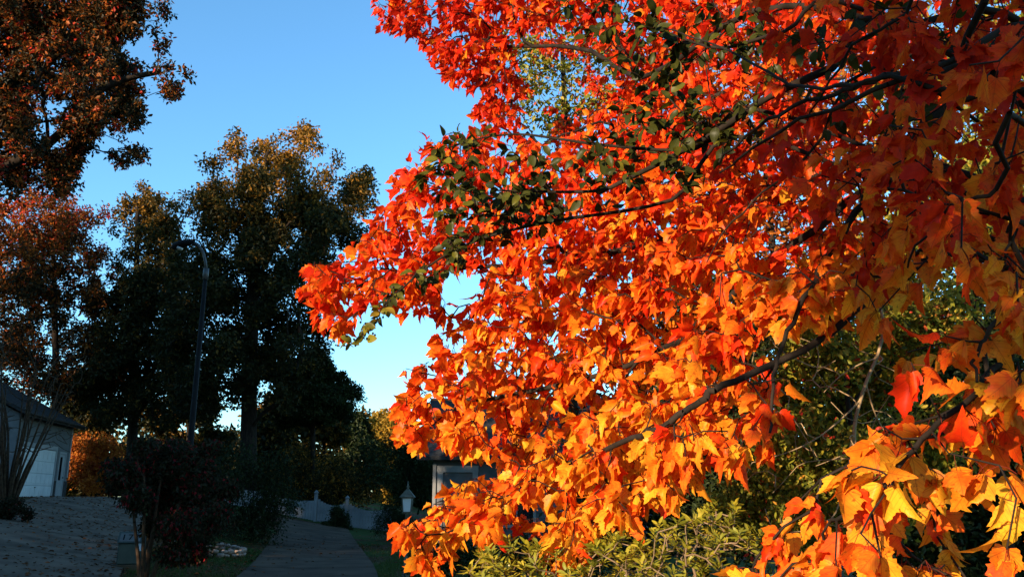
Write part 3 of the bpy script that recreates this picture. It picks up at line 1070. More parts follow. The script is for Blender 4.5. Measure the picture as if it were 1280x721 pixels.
# ---------------------------------------------------------------- stones round the planting bed
sc_ = ground_at(262, 690)
rs = np.random.default_rng(5)
def stone_mesh(k):
    import bmesh
    bm = bmesh.new()
    bmesh.ops.create_icosphere(bm, subdivisions=2, radius=0.5)
    r_ = np.random.default_rng(k)
    a = r_.normal(size=(6, 3))
    for v in bm.verts:
        n_ = v.co.normalized()
        f_ = 1 + sum(0.09 * math.sin(3 * (n_.x * q[0] + n_.y * q[1] + n_.z * q[2]) + q[0] * 5) for q in a)
        v.co = n_ * 0.5 * f_
        v.co.z = max(min(v.co.z, 0.36), -0.36)
    me = bpy.data.meshes.new("bed_stone")
    bm.to_mesh(me); bm.free()
    me.materials.append(M['stone'])
    for p_ in me.polygons: p_.use_smooth = True
    return me
stones = [stone_mesh(k) for k in range(6)]
ns = 0
for layer in range(2):
    for k in range(26 - layer * 6):
        a = -math.pi * 0.98 + (k + 0.5 * layer) * (2 * math.pi / 26) + rs.normal(0, 0.03)
        x = sc_[0] + math.cos(a) * 0.80; y = sc_[1] + math.sin(a) * 0.95
        o = bpy.data.objects.new("bed_stone", stones[int(rs.integers(6))])
        s_ = rs.uniform(0.75, 1.1)
        o.scale = (0.20 * s_, 0.15 * s_, 0.13 * s_)
        o.location = (x, y, float(hill(x)) + 0.045 + layer * 0.09)
        o.rotation_euler = (rs.normal(0, .15), rs.normal(0, .15), a + math.pi / 2 + rs.normal(0, .3))
        col.objects.link(o)
        tag(o, "tan field stone edging the round planting bed", "stone", "stones edging the planting bed")
        ns += 1

# ================================================================== TREES IN THE BACKGROUND
sunlit_top_hue = lambda lo, hi, k: (lambda p: k * np.clip((p[:, 2] - lo) / (hi - lo), 0, 1))  # sunlit crown tops and shaded lower crowns put into leaf hue by height
b0 = at(312, 600, 42); b0[2] = hill(b0[0]) - 0.1
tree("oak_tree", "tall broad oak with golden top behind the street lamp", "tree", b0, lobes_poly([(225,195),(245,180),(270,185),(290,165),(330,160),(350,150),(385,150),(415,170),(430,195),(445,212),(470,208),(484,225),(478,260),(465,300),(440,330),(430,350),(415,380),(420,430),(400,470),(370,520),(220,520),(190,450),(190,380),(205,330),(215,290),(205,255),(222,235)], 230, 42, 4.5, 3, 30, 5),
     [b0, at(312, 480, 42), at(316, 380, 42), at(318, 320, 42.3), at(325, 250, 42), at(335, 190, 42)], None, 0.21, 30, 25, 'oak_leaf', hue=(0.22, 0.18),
     r_trunk=0.42, tip=0.022, lace=0.47, seed=11, grow_share=0.16, hue_fn=sunlit_top_hue(12.5, 20, 0.55), spread=0.46)
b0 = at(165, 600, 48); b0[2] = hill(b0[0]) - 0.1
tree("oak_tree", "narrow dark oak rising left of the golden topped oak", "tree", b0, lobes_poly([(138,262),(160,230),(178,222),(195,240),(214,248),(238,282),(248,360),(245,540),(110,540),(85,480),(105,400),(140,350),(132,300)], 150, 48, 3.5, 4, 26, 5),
     [b0, at(168, 480, 48), at(170, 380, 48), at(172, 260, 48)], None, 0.23, 25, 24, 'oak_leaf', hue=(0.22, 0.18), r_trunk=0.32, tip=0.022, lace=0.47, seed=12, grow_share=0.14, hue_fn=sunlit_top_hue(13, 21, 0.5), spread=0.46)
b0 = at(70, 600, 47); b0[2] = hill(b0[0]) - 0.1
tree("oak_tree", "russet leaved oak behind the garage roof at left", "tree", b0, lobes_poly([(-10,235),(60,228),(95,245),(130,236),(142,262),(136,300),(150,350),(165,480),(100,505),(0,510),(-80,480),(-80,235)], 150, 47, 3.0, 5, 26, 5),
     [b0, at(70, 480, 47), at(68, 380, 47), at(66, 280, 47)], None, 0.22, 27, 24, 'red_oak_leaf', hue=(0.40, 0.22), r_trunk=0.26, tip=0.018, lace=0.47, seed=13, grow_share=0.16, hue_fn=sunlit_top_hue(12, 17, 0.3), spread=0.46)
b0 = np.array((-12.2, 15.0, hill(-12.2) - 0.1))
tree("oak_tree", "red and green leaved oak bough filling the top left corner", "tree", b0, lobes_poly([(-120,-120),(150,-120),(190,-30),(218,8),(224,45),(212,66),(238,66),(246,85),(236,104),(220,140),(198,136),(188,112),(182,130),(198,150),(190,170),(168,168),(186,190),(176,216),(148,208),(132,192),(112,198),(104,228),(96,255),(50,242),(0,254),(-120,262)], 300, 15, 2.2, 6, 30, 4),
     None, None, 0.088, 32, 24, 'red_oak_leaf', hue=(0.42, 0.3), r_trunk=0.15, tip=0.0075, lace=0.52, seed=14, grow_share=0.3, spread=0.42,
     stems=[[b0, b0 + (0.1, 0, 3), at(-160, 300, 15), at(-60, 190, 15), at(30, 90, 15), at(120, 20, 15)],
            [at(-160, 300, 15), at(-40, 230, 14.6), at(60, 180, 14.5), at(130, 110, 14.4), at(200, 90, 14.5)],
            [at(-60, 190, 15), at(10, 150, 15.6), at(70, 70, 15.8), at(150, 40, 15.6)]])
HM = [(420, 462, 22), (446, 492, 16), (400, 495, 28), (372, 470, 22), (430, 508, 22), (385, 520, 30), (350, 500, 25), (405, 430, 16)]
b0 = at(392, 600, 46); b0[2] = hill(b0[0]) - 0.1
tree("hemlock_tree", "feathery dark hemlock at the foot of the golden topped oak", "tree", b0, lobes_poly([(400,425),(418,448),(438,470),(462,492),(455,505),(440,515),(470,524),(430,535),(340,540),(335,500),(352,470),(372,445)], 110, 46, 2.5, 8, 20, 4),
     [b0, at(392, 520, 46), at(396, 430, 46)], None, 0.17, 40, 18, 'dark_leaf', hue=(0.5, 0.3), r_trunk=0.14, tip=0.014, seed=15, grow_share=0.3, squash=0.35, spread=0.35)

# far wood behind the house and the fence: one tree each
FAR = [  # px, top py, Y, half width px, label, material, hue
    (95, 470, 62, 40, "shadowed tree right behind the garage", 'oak_leaf', 0.3),
    (235, 470, 60, 50, "shadowed tree filling the gap beside the street lamp pole", 'oak_leaf', 0.25),
    (345, 505, 66, 45, "low tree beyond the central oak trunk", 'oak_leaf', 0.35),
    (405, 520, 58, 38, "olive tree above the left end of the white fence", 'oak_leaf', 0.45),
    (445, 515, 78, 26, "dark pointed tree beside the golden far tree", 'dark_leaf', 0.5),
    (490, 512, 80, 34, "golden sunlit tree far beyond the fence", 'gold_leaf', 0.5),
    (545, 530, 60, 45, "dark tree above the lantern", 'dark_leaf', 0.6),
    (610, 500, 56, 60, "dark tree behind the grey house roof", 'dark_leaf', 0.6),
    (700, 470, 58, 70, "dark tree far behind the middle of the maple", 'dark_leaf', 0.7)]
for k, (px, py, Y, hw, lab, mt, hh) in enumerate(FAR):
    b0 = at(px, 600, Y); b0[2] = hill(b0[0]) - 0.1
    r_ = np.random.default_rng(50 + k)
    lst = []
    bot = 618
    for q_ in range(18):
        v_ = r_.uniform(0, 1)
        w_ = hw * math.sin(math.pi * (0.25 + 0.6 * (1 - v_))) if py < 600 else hw
        lst.append((px + r_.uniform(-1, 1) * w_ * 0.8, py + hw * 0.3 + (bot - py - hw * 0.3) * v_, hw * r_.uniform(0.3, 0.5)))
    lst.append((px, py + hw * 0.3, hw * 0.3))
    tree("tree", lab, "tree", b0, lobes_px(lst, Y, 0.8, 60 + k), [b0, at(px, 560, Y), at(px, py + 15, Y)], None, 0.36, 130, 18, mt, lace=0.3, hue=(hh, 0.25), r_trunk=0.2, tip=0.02, seed=70 + k, grow_share=0.08, spread=0.45, group="far trees beyond the fence")

r_ = np.random.default_rng(91)
pts = []
for px in np.arange(-150, 1500, 14):
    Y = r_.uniform(88, 104)
    hh_ = r_.uniform(5.0, 9.5)
    x0 = at(px, 600, Y)[0]
    n_ = 420
    q_ = r_.uniform(0, 1, n_)
    pts.append(np.column_stack((x0 + r_.normal(0, 1.6, n_) * (1.1 - q_), Y + r_.normal(0, 1.6, n_), hill(x0) + hh_ * q_)))
pts = np.vstack(pts)
N = len(pts)
tag(leaf_mesh("far_wood", TINY_T, pts, r_.normal(size=(N, 3)), r_.normal(size=(N, 3)) + (0, 0, .4), r_.uniform(0.5, 0.9, N), np.clip(r_.normal(0.4, 0.25, N), 0, 1), M['oak_leaf'], None, np.zeros(3), False), "low far off wood closing the horizon", "wood", kind="stuff")

SHR = [  # list of lobes, Y, label, name, material, hue, leaf size
    ([(125, 568, 24), (108, 588, 20), (146, 585, 20), (128, 600, 22), (100, 560, 16), (160, 600, 18)], 50, "rust red sunlit shrub glowing beside the garage", "shrub", 'rust_leaf', 0.6, 0.2),
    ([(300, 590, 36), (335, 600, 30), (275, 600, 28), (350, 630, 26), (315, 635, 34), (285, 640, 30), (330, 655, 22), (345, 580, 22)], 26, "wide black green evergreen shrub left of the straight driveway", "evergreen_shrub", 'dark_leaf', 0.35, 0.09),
    ([(380, 585, 28), (420, 590, 28), (455, 600, 24), (400, 610, 24), (440, 618, 20), (365, 615, 24), (470, 585, 24)], 46, "olive understory thicket showing over the white fence", "shrub", 'oak_leaf', 0.38, 0.16),
    ([(485, 640, 16), (480, 654, 16), (497, 655, 15), (500, 640, 14)], 33, "clipped round shrub at the right end of the fence", "round_shrub", 'dark_leaf', 0.3, 0.06),
    ([(420, 640, 8), (428, 648, 9), (415, 652, 9), (432, 658, 7), (410, 660, 7)], 38.3, "small bush against the middle of the white fence", "shrub", 'dark_leaf', 0.6, 0.08),
    ([(545, 600, 26), (520, 590, 30), (480, 600, 26), (505, 560, 26), (465, 570, 22), (540, 565, 28)], 40, "dark thicket behind the lantern", "shrub", 'dark_leaf', 0.5, 0.14),
    ([(590, 690, 26), (550, 700, 22), (640, 690, 30), (690, 690, 30), (740, 690, 30), (520, 705, 16)], 12, "low dark bush in the shade below the maple", "shrub", 'dark_leaf', 0.4, 0.06),
    ([(15, 634, 12), (0, 638, 14), (30, 640, 9), (-15, 640, 14)], float(ground_at(12, 652)[1]), "low ivy mound at the left edge of the leafy driveway", "shrub", 'wine_leaf', 0.4, 0.06),
    ([(255, 610, 26), (240, 640, 26), (268, 645, 22), (255, 668, 22), (285, 660, 14), (235, 670, 16)], 20.2, "dark shrub growing in the stone edged bed", "evergreen_shrub", 'wine_leaf', 0.35, 0.06),
]
for k, (lst, Y, lab, nm, mt, hh, sz) in enumerate(SHR):
    lo = lobes_px(lst, Y, 0.8, 90 + k)
    c = np.mean([q[0] for q in lo], 0)
    b0 = np.array((c[0], c[1], hill(c[0]) - 0.05))
    tree(nm, lab, "shrub", b0, lo, [b0, b0 * 0.5 + c * 0.5, c], None, sz, 120, 18, mt, lace=0.3, hue=(hh, 0.25), r_trunk=0.05, tip=0.004, seed=100 + k, grow_share=0.12, spread=0.45, trunk_part='stem', crown_part='foliage')

# weeping shrub with dull red leaves, close at left
NL = [(205, 572, 40), (180, 590, 34), (235, 585, 34), (155, 592, 22), (250, 612, 30), (210, 620, 42), (268, 640, 18), (172, 622, 20), (146, 606, 12), (140, 580, 9), (225, 655, 30), (198, 655, 20), (255, 655, 20), (215, 690, 18), (240, 690, 18), (285, 610, 12), (262, 560, 12), (180, 555, 12)]
b0 = np.array((-5.9, 14.2, hill(-5.9) - 0.05))
lo = lobes_px(NL, 14.2, 0.9, 21)
tree("weeping_shrub", "dark drooping shrub flecked dull red standing before the street lamp", "shrub", b0, lo, None, None, 0.075, 95, 16, 'wine_leaf', 'bark_brown', hue=(0.5, 0.28), r_trunk=0.05, tip=0.0035, seed=22, grow_share=0.3, squash=0.6, spread=0.4, droop=0.9,
     stems=[[b0 + (dx * 0.3, dy * 0.3, 0), b0 + (dx * 0.6, dy * 0.6, 0.5), b0 + (dx * 1.4, dy * 1.2, 1.2), b0 + (dx * 2.2, dy * 2, 1.9)] for dx, dy in ((0.05, 0), (-0.22, 0.1), (0.25, 0.05), (0.02, -0.25), (-0.1, 0.25), (0.2, 0.22))], trunk_part='stem', crown_part='foliage', T=TINY_T)

# bare many-stemmed crape myrtle before the garage
cb = ground_at(10, 626)
croot = empty("bare_crape_myrtle", cb, "bare many stemmed tree fanning up before the garage", "tree")
rs = np.random.default_rng(31)
sk = Skeleton()
for k in range(24):
    a = rs.uniform(0, 2 * math.pi); s_ = rs.uniform(0.3, 1.0)
    d = np.array((math.cos(a), math.sin(a), 0)) * s_
    b1 = cb + d * 0.18 + (0, 0, -0.05)
    ids = sk.chain([b1, b1 + d * 0.25 + (0, 0, 0.9), b1 + d * 0.65 + rs.normal(0, 0.12, 3) + (0, 0, 2.0), b1 + d * 1.25 + rs.normal(0, 0.1, 3) + (0, 0, 3.3 + rs.uniform(-.4, .6))], n=4, minr=(0.045, 0.014))
tips = []
for k in range(420):
    a = rs.uniform(0, 2 * math.pi); s_ = rs.uniform(0.1, 1.0) ** 0.6
    tips.append(cb + np.array((math.cos(a) * 1.7 * s_, math.sin(a) * 1.7 * s_, rs.uniform(1.3, 5.2))))
nst = len(sk.p)
sk.grow(tips, 0.3, 0.2, rs=rs)
rad = sk.radii(0.008, 0.4, 0.04)
A, B, ra, rb = sk.edges(rad)
own = np.nonzero(np.array(sk.par) >= 0)[0]
th = own < nst
branch_mesh("stems", A[th], B[th], ra[th], rb[th], M['bark_brown'], croot, cb, 7)
branch_mesh("twigs", A[~th], B[~th], ra[~th], rb[~th], M['bark_brown'], croot, cb, 4)

# ---------------------------------------------------------------- the wood behind the maple, right half
RIGHT = [  # lobes, Y, name, label, material, hue, leaf, per lobe
    ([(690, 80, 44), (660, 120, 34), (722, 130, 34), (742, 60, 40), (695, 155, 30), (650, 60, 30), (770, 130, 40), (700, 20, 40)], 15, "yellow_green_tree", "yellow green tree seen through the gap high in the maple", 'lime_leaf', 0.62, 0.12, 34),
    ([(880, 60, 110), (1000, 40, 110), (950, 180, 110), (1080, 150, 120), (840, 200, 80), (900, 300, 90), (1020, 300, 100)], 17, "wood_tree", "tall orange leaved tree behind the top of the maple", 'rust_leaf', 0.5, 0.16, 150),
    ([(1180, 60, 120), (1280, 60, 120), (1200, 200, 120), (1300, 200, 120), (1150, 320, 110), (1280, 340, 110), (1360, 120, 120)], 15, "wood_tree", "olive and gold tree behind the upper right of the maple", 'under_leaf', 0.5, 0.14, 160),
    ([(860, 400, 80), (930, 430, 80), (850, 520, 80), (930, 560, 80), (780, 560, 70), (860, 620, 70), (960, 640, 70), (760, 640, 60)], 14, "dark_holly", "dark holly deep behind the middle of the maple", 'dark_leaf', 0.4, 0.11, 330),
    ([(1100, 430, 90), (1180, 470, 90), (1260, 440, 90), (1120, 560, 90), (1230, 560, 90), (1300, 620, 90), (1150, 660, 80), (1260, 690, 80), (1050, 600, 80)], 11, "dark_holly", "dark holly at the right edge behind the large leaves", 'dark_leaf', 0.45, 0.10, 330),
    ([(1000, 400, 46), (1030, 440, 50), (985, 480, 46), (1045, 510, 52), (1000, 560, 50), (1060, 590, 50), (960, 600, 44), (1020, 640, 48), (1100, 470, 50), (1130, 420, 44), (1180, 400, 40), (1110, 620, 44), (1160, 560, 40), (930, 640, 40), (1200, 520, 36)], 5.6, "understory_tree", "small leaved sapling thicket glowing in the dark gap of the maple", 'under_leaf', 0.42, 0.042, 150),
    ([(1230, 250, 60), (1270, 300, 55), (1200, 300, 50), (1150, 290, 40), (1260, 200, 50), (1110, 330, 40)], 7.5, "understory_tree", "olive leaved sapling behind the right edge of the maple", 'under_leaf', 0.4, 0.05, 150),
]
for k, (lst, Y, nm, lab, mt, hh, sz, pl) in enumerate(RIGHT):
    lo = lobes_px(lst, Y, 0.6, 130 + k, spread=1.6 if Y < 9 else None)
    c = np.mean([q[0] for q in lo], 0)
    b0 = np.array((c[0], c[1], -0.05))
    tp = c + np.array((0, 0, 0.6))
    tree(nm, lab, "tree", b0, lo, [b0, b0 * 0.5 + c * 0.5 + np.array((0.1, 0.1, 0)), tp], None, sz, pl, 14, mt, hue=(hh, 0.26), r_trunk=0.12 if Y > 9 else 0.035, tip=0.004 if Y > 9 else 0.002, seed=140 + k, grow_share=0.2, spread=0.5, T=SMALL_T if Y < 9 else TINY_T)

# ---------------------------------------------------------------- unseen trees added outside the frame, shaped to shade the yard
for k, (p_, q_, H, w_) in enumerate([(8.4, 8, 8.5, 1.5), (11.5, 8, 9.5, 2.0), (14.5, 8.5, 9.5, 2.2), (17.8, 8, 10.5, 2.0), (21.5, 9, 15.5, 2.4), (25, 9, 15, 2.4), (28.7, 16, 21, 2.6), (32, 18, 28, 2.4), (35.3, 20, 26, 2.6), (38.5, 20, 29.5, 2.4), (41.5, 20, 27, 2.4), (44.5, 20, 29, 2.4), (48, 20, 26, 2.6)]):
    xy = p_ * PERP + q_ * SUN_H
    b0 = np.array((xy[0], xy[1], hill(xy[0]) - 0.1))
    r_ = np.random.default_rng(300 + k)
    lo = []
    for s_ in np.linspace(0.08, 0.97, int(H * 1.3)):
        ww = w_ * min(1.0, (1 - s_) * 2.2 + 0.25)
        for _ in range(3):
            a = r_.uniform(0, 6.28); d_ = r_.uniform(0.2, 0.75) * ww
            lo.append((np.array((xy[0] + math.cos(a) * d_, xy[1] + math.sin(a) * d_, b0[2] + s_ * H)), ww * 0.6))
    tree("shading_evergreen", "unseen tall evergreen added left of the view to cast shade", "tree", b0, lo, [b0, b0 + (0, 0, H * 0.5), b0 + (0, 0, H * 0.95)], None, 0.36, 16, 14, 'dark_leaf', hue=(0.5, 0.3), r_trunk=0.3, tip=0.02, seed=310 + k, grow_share=0.2, spread=0.5, group="unseen evergreens added to shade the yard")
xy = 0.1 * PERP + 6.0 * SUN_H  # unseen tree added behind the camera, lobes placed to shade upper maple leaves
b0 = np.array((xy[0], xy[1], hill(xy[0]) - 0.1))
r_ = np.random.default_rng(400)
lo = []
for _ in range(95):
    pp = r_.uniform(-3.2, 0.5); qq = r_.uniform(3.0, 8.0)
    xy2 = pp * PERP + qq * SUN_H
    zz = 2.4 + 0.231 * (qq + 2) + r_.uniform(0, 1) ** 1.3 * 4.0
    lo.append((np.array((xy2[0], xy2[1], zz)), r_.uniform(0.5, 0.7)))
tree("shade_caster_tree", "unseen leafy tree added behind the camera to shade the maple", "tree", b0, lo, [b0, b0 + (0, 0, 2), b0 + (0.2, 0.1, 4.5), b0 + (0.2, 0.1, 6.5)], None, 0.17, 34, 12, 'dark_leaf', hue=(0.5, 0.3), r_trunk=0.14, tip=0.008, seed=401, grow_share=0.3, spread=0.5)


# ================================================================== THE RED MAPLE
DEP = np.array([(380, 340, 4.5), (430, 400, 4.3), (480, 10, 6.4), (600, 80, 6.0), (560, 250, 4.8), (520, 500, 4.2), (600, 520, 4.0), (500, 670, 3.7), (700, 650, 3.3),
                (640, 420, 4.3), (740, 420, 3.9), (760, 100, 5.4), (850, 320, 3.6), (880, 560, 2.8), (1000, 220, 3.0), (1000, 60, 3.4), (1000, 400, 2.9), (1060, 620, 1.75), (950, 690, 2.0),
                (1150, 450, 1.8), (1250, 370, 1.55), (1250, 120, 2.0), (1120, 200, 2.3), (1250, 620, 1.55), (1120, 680, 1.55), (780, 250, 4.4), (900, 450, 3.1)])


def depth_at(px, py):
    d2 = (px[:, None] - DEP[:, 0]) ** 2 + (py[:, None] - DEP[:, 1]) ** 2 + 900
    w = 1 / d2 ** 1.4
    return (w * DEP[:, 2]).sum(1) / w.sum(1)


UPPER = [(470, -60), (466, 0), (478, 30), (505, 38), (520, 52), (545, 88), (580, 106), (600, 112), (594, 140), (604, 150), (645, 150), (665, 120), (640, 60), (670, 20), (760, 30), (780, 110), (730, 150), (690, 195), (660, 160),
         (610, 160), (560, 166), (535, 176), (520, 200), (494, 212), (492, 240), (450, 292), (425, 320), (385, 326), (374, 334), (382, 362), (396, 378), (404, 412), (432, 420), (446, 392), (470, 368), (512, 386),
         (540, 372), (556, 392), (560, 340), (600, 330), (606, 362), (575, 375), (552, 420), (540, 444), (497, 456), (510, 466), (532, 462), (506, 492), (496, 528), (516, 560), (545, 545), (585, 562), (640, 548), (636, 575), (612, 592),
         (590, 592), (556, 622), (520, 636), (484, 656), (498, 690), (516, 692), (544, 716), (572, 682), (584, 650), (622, 664), (650, 640), (690, 660), (680, 700), (730, 690), (770, 650), (820, 640), (850, 620), (852, 585), (872, 605),
         (892, 560), (900, 600), (925, 590), (940, 560), (985, 556), (965, 520), (980, 470), (940, 430), (970, 400), (1010, 420), (1060, 370), (1090, 400), (1110, 380), (1160, 350), (1200, 330), (1340, 330), (1340, -60)]
LOWR = [(1340, 330), (1235, 325), (1222, 380), (1160, 430), (1100, 440), (1092, 470), (1130, 480), (1180, 440), (1190, 480), (1120, 520), (1085, 555), (1040, 590), (1056, 610), (1020, 620), (985, 660), (940, 690), (890, 725), (890, 780), (1340, 780),
        (1340, 700), (1270, 690), (1210, 665), (1206, 640), (1170, 620), (1180, 590), (1250, 590), (1270, 600), (1340, 590)]
HOLES = [((585, 345), 22), ((700, 100), 34), ((640, 180), 14), ((520, 425), 20), ((755, 462), 8), ((900, 330), 14)]

rs = np.random.default_rng(77)


def sample(poly, n, dmul=(0.92, 1.25), bias=1.0, hole=True):
    poly = np.asarray(poly, float)
    lo, hi = poly.min(0), poly.max(0)
    got = []
    while len(got) < n:
        px = rs.uniform(lo[0], hi[0], 4 * n); py = rs.uniform(lo[1], hi[1], 4 * n)
        k = inside(poly, px, py)
        if hole:
            for (hx, hy), hr in HOLES: k &= np.hypot(px - hx, py - hy) > hr
        d = depth_at(px, py)
        k &= rs.uniform(0, 1, len(px)) < (d / 6.2) ** 2
        got += list(zip(px[k], py[k], d[k]))
    got = np.array(got[:n])
    Y = got[:, 2] * rs.uniform(*dmul, n) ** bias
    return at_many(got[:, 0], got[:, 1], Y), got


front, gpx = sample(UPPER, 3200, (0.93, 1.22))
thin = (gpx[:, 0] > 930) & (gpx[:, 1] < 310) & (rs.uniform(0, 1, len(gpx)) < 0.42)
front, gpx = front[~thin], gpx[~thin]
right_low, gpx2 = sample(LOWR, 95, (0.9, 1.25))
# deep layers: the far side of the crown, behind the front boughs
BACKP = [(640, -60), (700, 200), (640, 300), (560, 480), (620, 540), (640, 600), (780, 620), (860, 540), (900, 420), (980, 380), (1100, 330), (1340, 300), (1340, -60)]
back, gpx3 = sample(BACKP, 950, (1.3, 2.0))
NEARP = [(960, -60), (930, 60), (980, 160), (960, 230), (1060, 280), (1100, 330), (1200, 330), (1340, 300), (1340, -60)]
near, gpx4 = sample(NEARP, 80, (0.62, 0.95))
allc = np.vstack((front, right_low, back, near))

mbase = np.array((3.3, 3.6, -0.1))
mroot = empty("maple_tree", mbase, "blazing orange red maple filling the right half of the view", "tree")
sk = Skeleton()
tr = sk.chain([mbase, mbase + (0.05, 0, 1.0), mbase + (-0.02, 0.05, 2.2), mbase + (0.0, 0.15, 3.4), mbase + (-0.15, 0.35, 5.0), mbase + (-0.4, 0.6, 6.6)], n=5, minr=(0.13, 0.045))
ntr = len(sk.p)
limbs = []
def limb(pts, start, r0, r1):
    ids = sk.chain([at(*q) for q in pts], tr[start], n=5, minr=(r0 * 0.72, r1 * 0.72))
    for k_, q_ in enumerate(ids):
        sk.p[q_] = sk.p[q_] + rs.normal(0, 0.0045, 3) * min(1.0, k_ / 4)
    limbs.append(ids)
limb([(1330, 60, 2.7), (1200, 120, 2.6), (1110, 205, 2.6), (1075, 255, 2.65), (1048, 300, 2.7), (1012, 362, 2.75), (985, 415, 2.75), (968, 470, 2.75), (962, 540, 2.7)], 9, 0.026, 0.006)
sk2 = len(sk.p)
limb([(1330, 70, 2.4), (1180, 90, 2.2), (1105, 98, 2.15), (1040, 118, 2.15), (960, 150, 2.3), (900, 200, 2.6)], 10, 0.018, 0.005)
limb([(1300, 40, 3.0), (1120, 30, 3.0), (1000, 8, 3.2), (930, 20, 3.4), (880, 50, 3.7), (800, 95, 4.2), (720, 60, 5.0), (600, 60, 5.8)], 12, 0.024, 0.006)
limb([(1180, 240, 3.2), (1000, 300, 3.4), (880, 400, 3.6), (800, 450, 3.7), (700, 480, 4.0), (600, 500, 4.2), (540, 500, 4.25)], 9, 0.02, 0.006)
limb([(1250, 330, 3.0), (1000, 440, 2.95), (905, 480, 2.8), (870, 505, 2.8), (830, 530, 2.9), (770, 555, 3.25), (650, 610, 3.8), (550, 650, 4.0)], 7, 0.009, 0.002)
limb([(1150, 200, 3.6), (950, 260, 4.0), (800, 310, 4.3), (650, 330, 4.6), (520, 340, 4.7), (430, 360, 4.5)], 11, 0.022, 0.006)
limb([(1100, 60, 4.2), (900, 120, 4.8), (760, 180, 5.0), (640, 260, 5.0), (540, 230, 5.0)], 14, 0.022, 0.006)
limb([(1330, 420, 2.1), (1260, 450, 1.95), (1180, 520, 1.75), (1120, 590, 1.75), (1040, 660, 1.85)], 5, 0.005, 0.002)
limb([(1330, 330, 1.8), (1280, 360, 1.7), (1230, 420, 1.7), (1215, 470, 1.7)], 6, 0.01, 0.004)
limb([(1330, 10, 1.6), (1200, 70, 1.6), (1090, 112, 1.7), (980, 160, 1.95), (900, 215, 2.3)], 10, 0.014, 0.004)
limb([(1330, 160, 1.6), (1210, 128, 1.6), (1110, 96, 1.65), (1010, 112, 1.9), (900, 60, 2.4), (820, 30, 2.9)], 10, 0.012, 0.003)
limb([(1330, 190, 1.5), (1250, 235, 1.5), (1190, 262, 1.6), (1130, 330, 1.8)], 9, 0.009, 0.003)
limb([(1250, -40, 1.8), (1130, 20, 1.8), (1060, 70, 1.9), (1010, 150, 2.1)], 11, 0.010, 0.003)
limb([(1150, 100, 2.6), (1010, 200, 2.7), (930, 262, 2.9), (880, 330, 3.1)], 10, 0.010, 0.003)
nlimb = len(sk.p)
paths = sk.grow(allc, 0.11, 0.22, bow=0.14, sag=0.06, rs=rs, start=ntr - 8, jit=0.12)
rad = sk.radii(0.0019, 0.40, 0.024)
A, B, ra, rb = sk.edges(rad)
own = np.nonzero(np.array(sk.par) >= 0)[0]
branch_mesh("trunk", A[own < ntr], B[own < ntr], ra[own < ntr], rb[own < ntr], M['bark'], mroot, mbase, 12)
for lm in limbs:
    k = np.isin(own, lm)
    branch_mesh("limb", A[k], B[k], ra[k], rb[k], M['bark'], mroot, mbase, 8)
k = own >= nlimb
branch_mesh("twigs", A[k], B[k], ra[k], rb[k], M['bark'], mroot, mbase, 4)

px_all = np.vstack((gpx, gpx2, gpx3, gpx4))
Pn = np.array(sk.p)
pos, tipd, nor, hue, siz = [], [], [], [], []
for ci, path in enumerate(paths):
    x, y_ = px_all[ci, 0], px_all[ci, 1]
    # redder toward the outer left and the top, more orange and yellow low and right
    h0 = 0.33 + 0.33 * np.clip((y_ - 200) / 400, -0.3, 1) + 0.16 * np.clip((x - 520) / 600, -0.6, 1) + rs.normal(0, 0.08)
    if x > 900 and y_ > 400: h0 -= 0.10
    if x > 880 and y_ < 330: h0 -= 0.13 * min(1, (x - 880) / 120) * min(1, (330 - y_) / 60)  # shade of the upper right put into the hue as deeper red
    pts = Pn[path]
    d = unit(pts[-1] - pts[-2])
    nl = int(rs.integers(4, 8)) if ci < len(front) else int(rs.integers(5, 9))
    for k in range(nl):
        u = rs.uniform(0.35, 1.0) if k > 1 else 1.0
        f = u * (len(pts) - 1); a = int(min(f, len(pts) - 2)); w = f - a
        b_ = pts[a] * (1 - w) + pts[a + 1] * w
        td = np.array((-0.32, -0.15, -0.85)) + 0.3 * d + rs.normal(0, 0.38, 3)
        nn = np.array((-0.55, -0.60, 0.38)) + rs.normal(0, 0.85, 3)
        pos.append(b_); tipd.append(td); nor.append(nn)
        hue.append(h0 + rs.normal(0, 0.17)); siz.append((0.85 if x > 900 and y_ < 330 else 1.0) * rs.uniform(0.046, 0.092) * (1.0 if rs.uniform() > 0.15 else 0.7))
leaf_mesh("crown", MAPLE_T, np.array(pos), np.array(tipd), np.array(nor), np.array(siz), np.clip(np.array(hue), 0, 1), M['maple_leaf'], mroot, mbase)
print("maple leaves", len(pos))

# ---------------------------------------------------------------- tree with rounded green leaves reaching in front of the maple
gbase = np.array((2.9, 2.5, -0.1))
groot = empty("crape_myrtle", gbase, "crape myrtle reaching dark rounded green leaves across the maple", "tree")
sk = Skeleton()
tr = sk.chain([gbase, gbase + (0, 0, 1.0), gbase + (-0.1, 0.05, 1.9), gbase + (-0.2, 0.1, 2.7), gbase + (-0.4, 0.2, 3.6)], n=5, minr=(0.06, 0.02))
ntr = len(sk.p)
glimbs = []
def glimb(pts, start, r0, r1): glimbs.append(sk.chain([at(*q) for q in pts], tr[start], n=5, minr=(r0, r1)))
glimb([(1150, 40, 2.75), (1040, 85, 2.85), (960, 122, 2.95), (900, 162, 3.0), (840, 196, 3.05), (780, 226, 3.1), (750, 238, 3.15), (690, 240, 3.2), (620, 238, 3.3)], 10, 0.02, 0.004)
glimb([(1000, 150, 3.0), (870, 186, 3.05), (760, 182, 3.15), (700, 174, 3.2), (650, 168, 3.3), (606, 172, 3.35), (560, 185, 3.4)], 10, 0.009, 0.003)
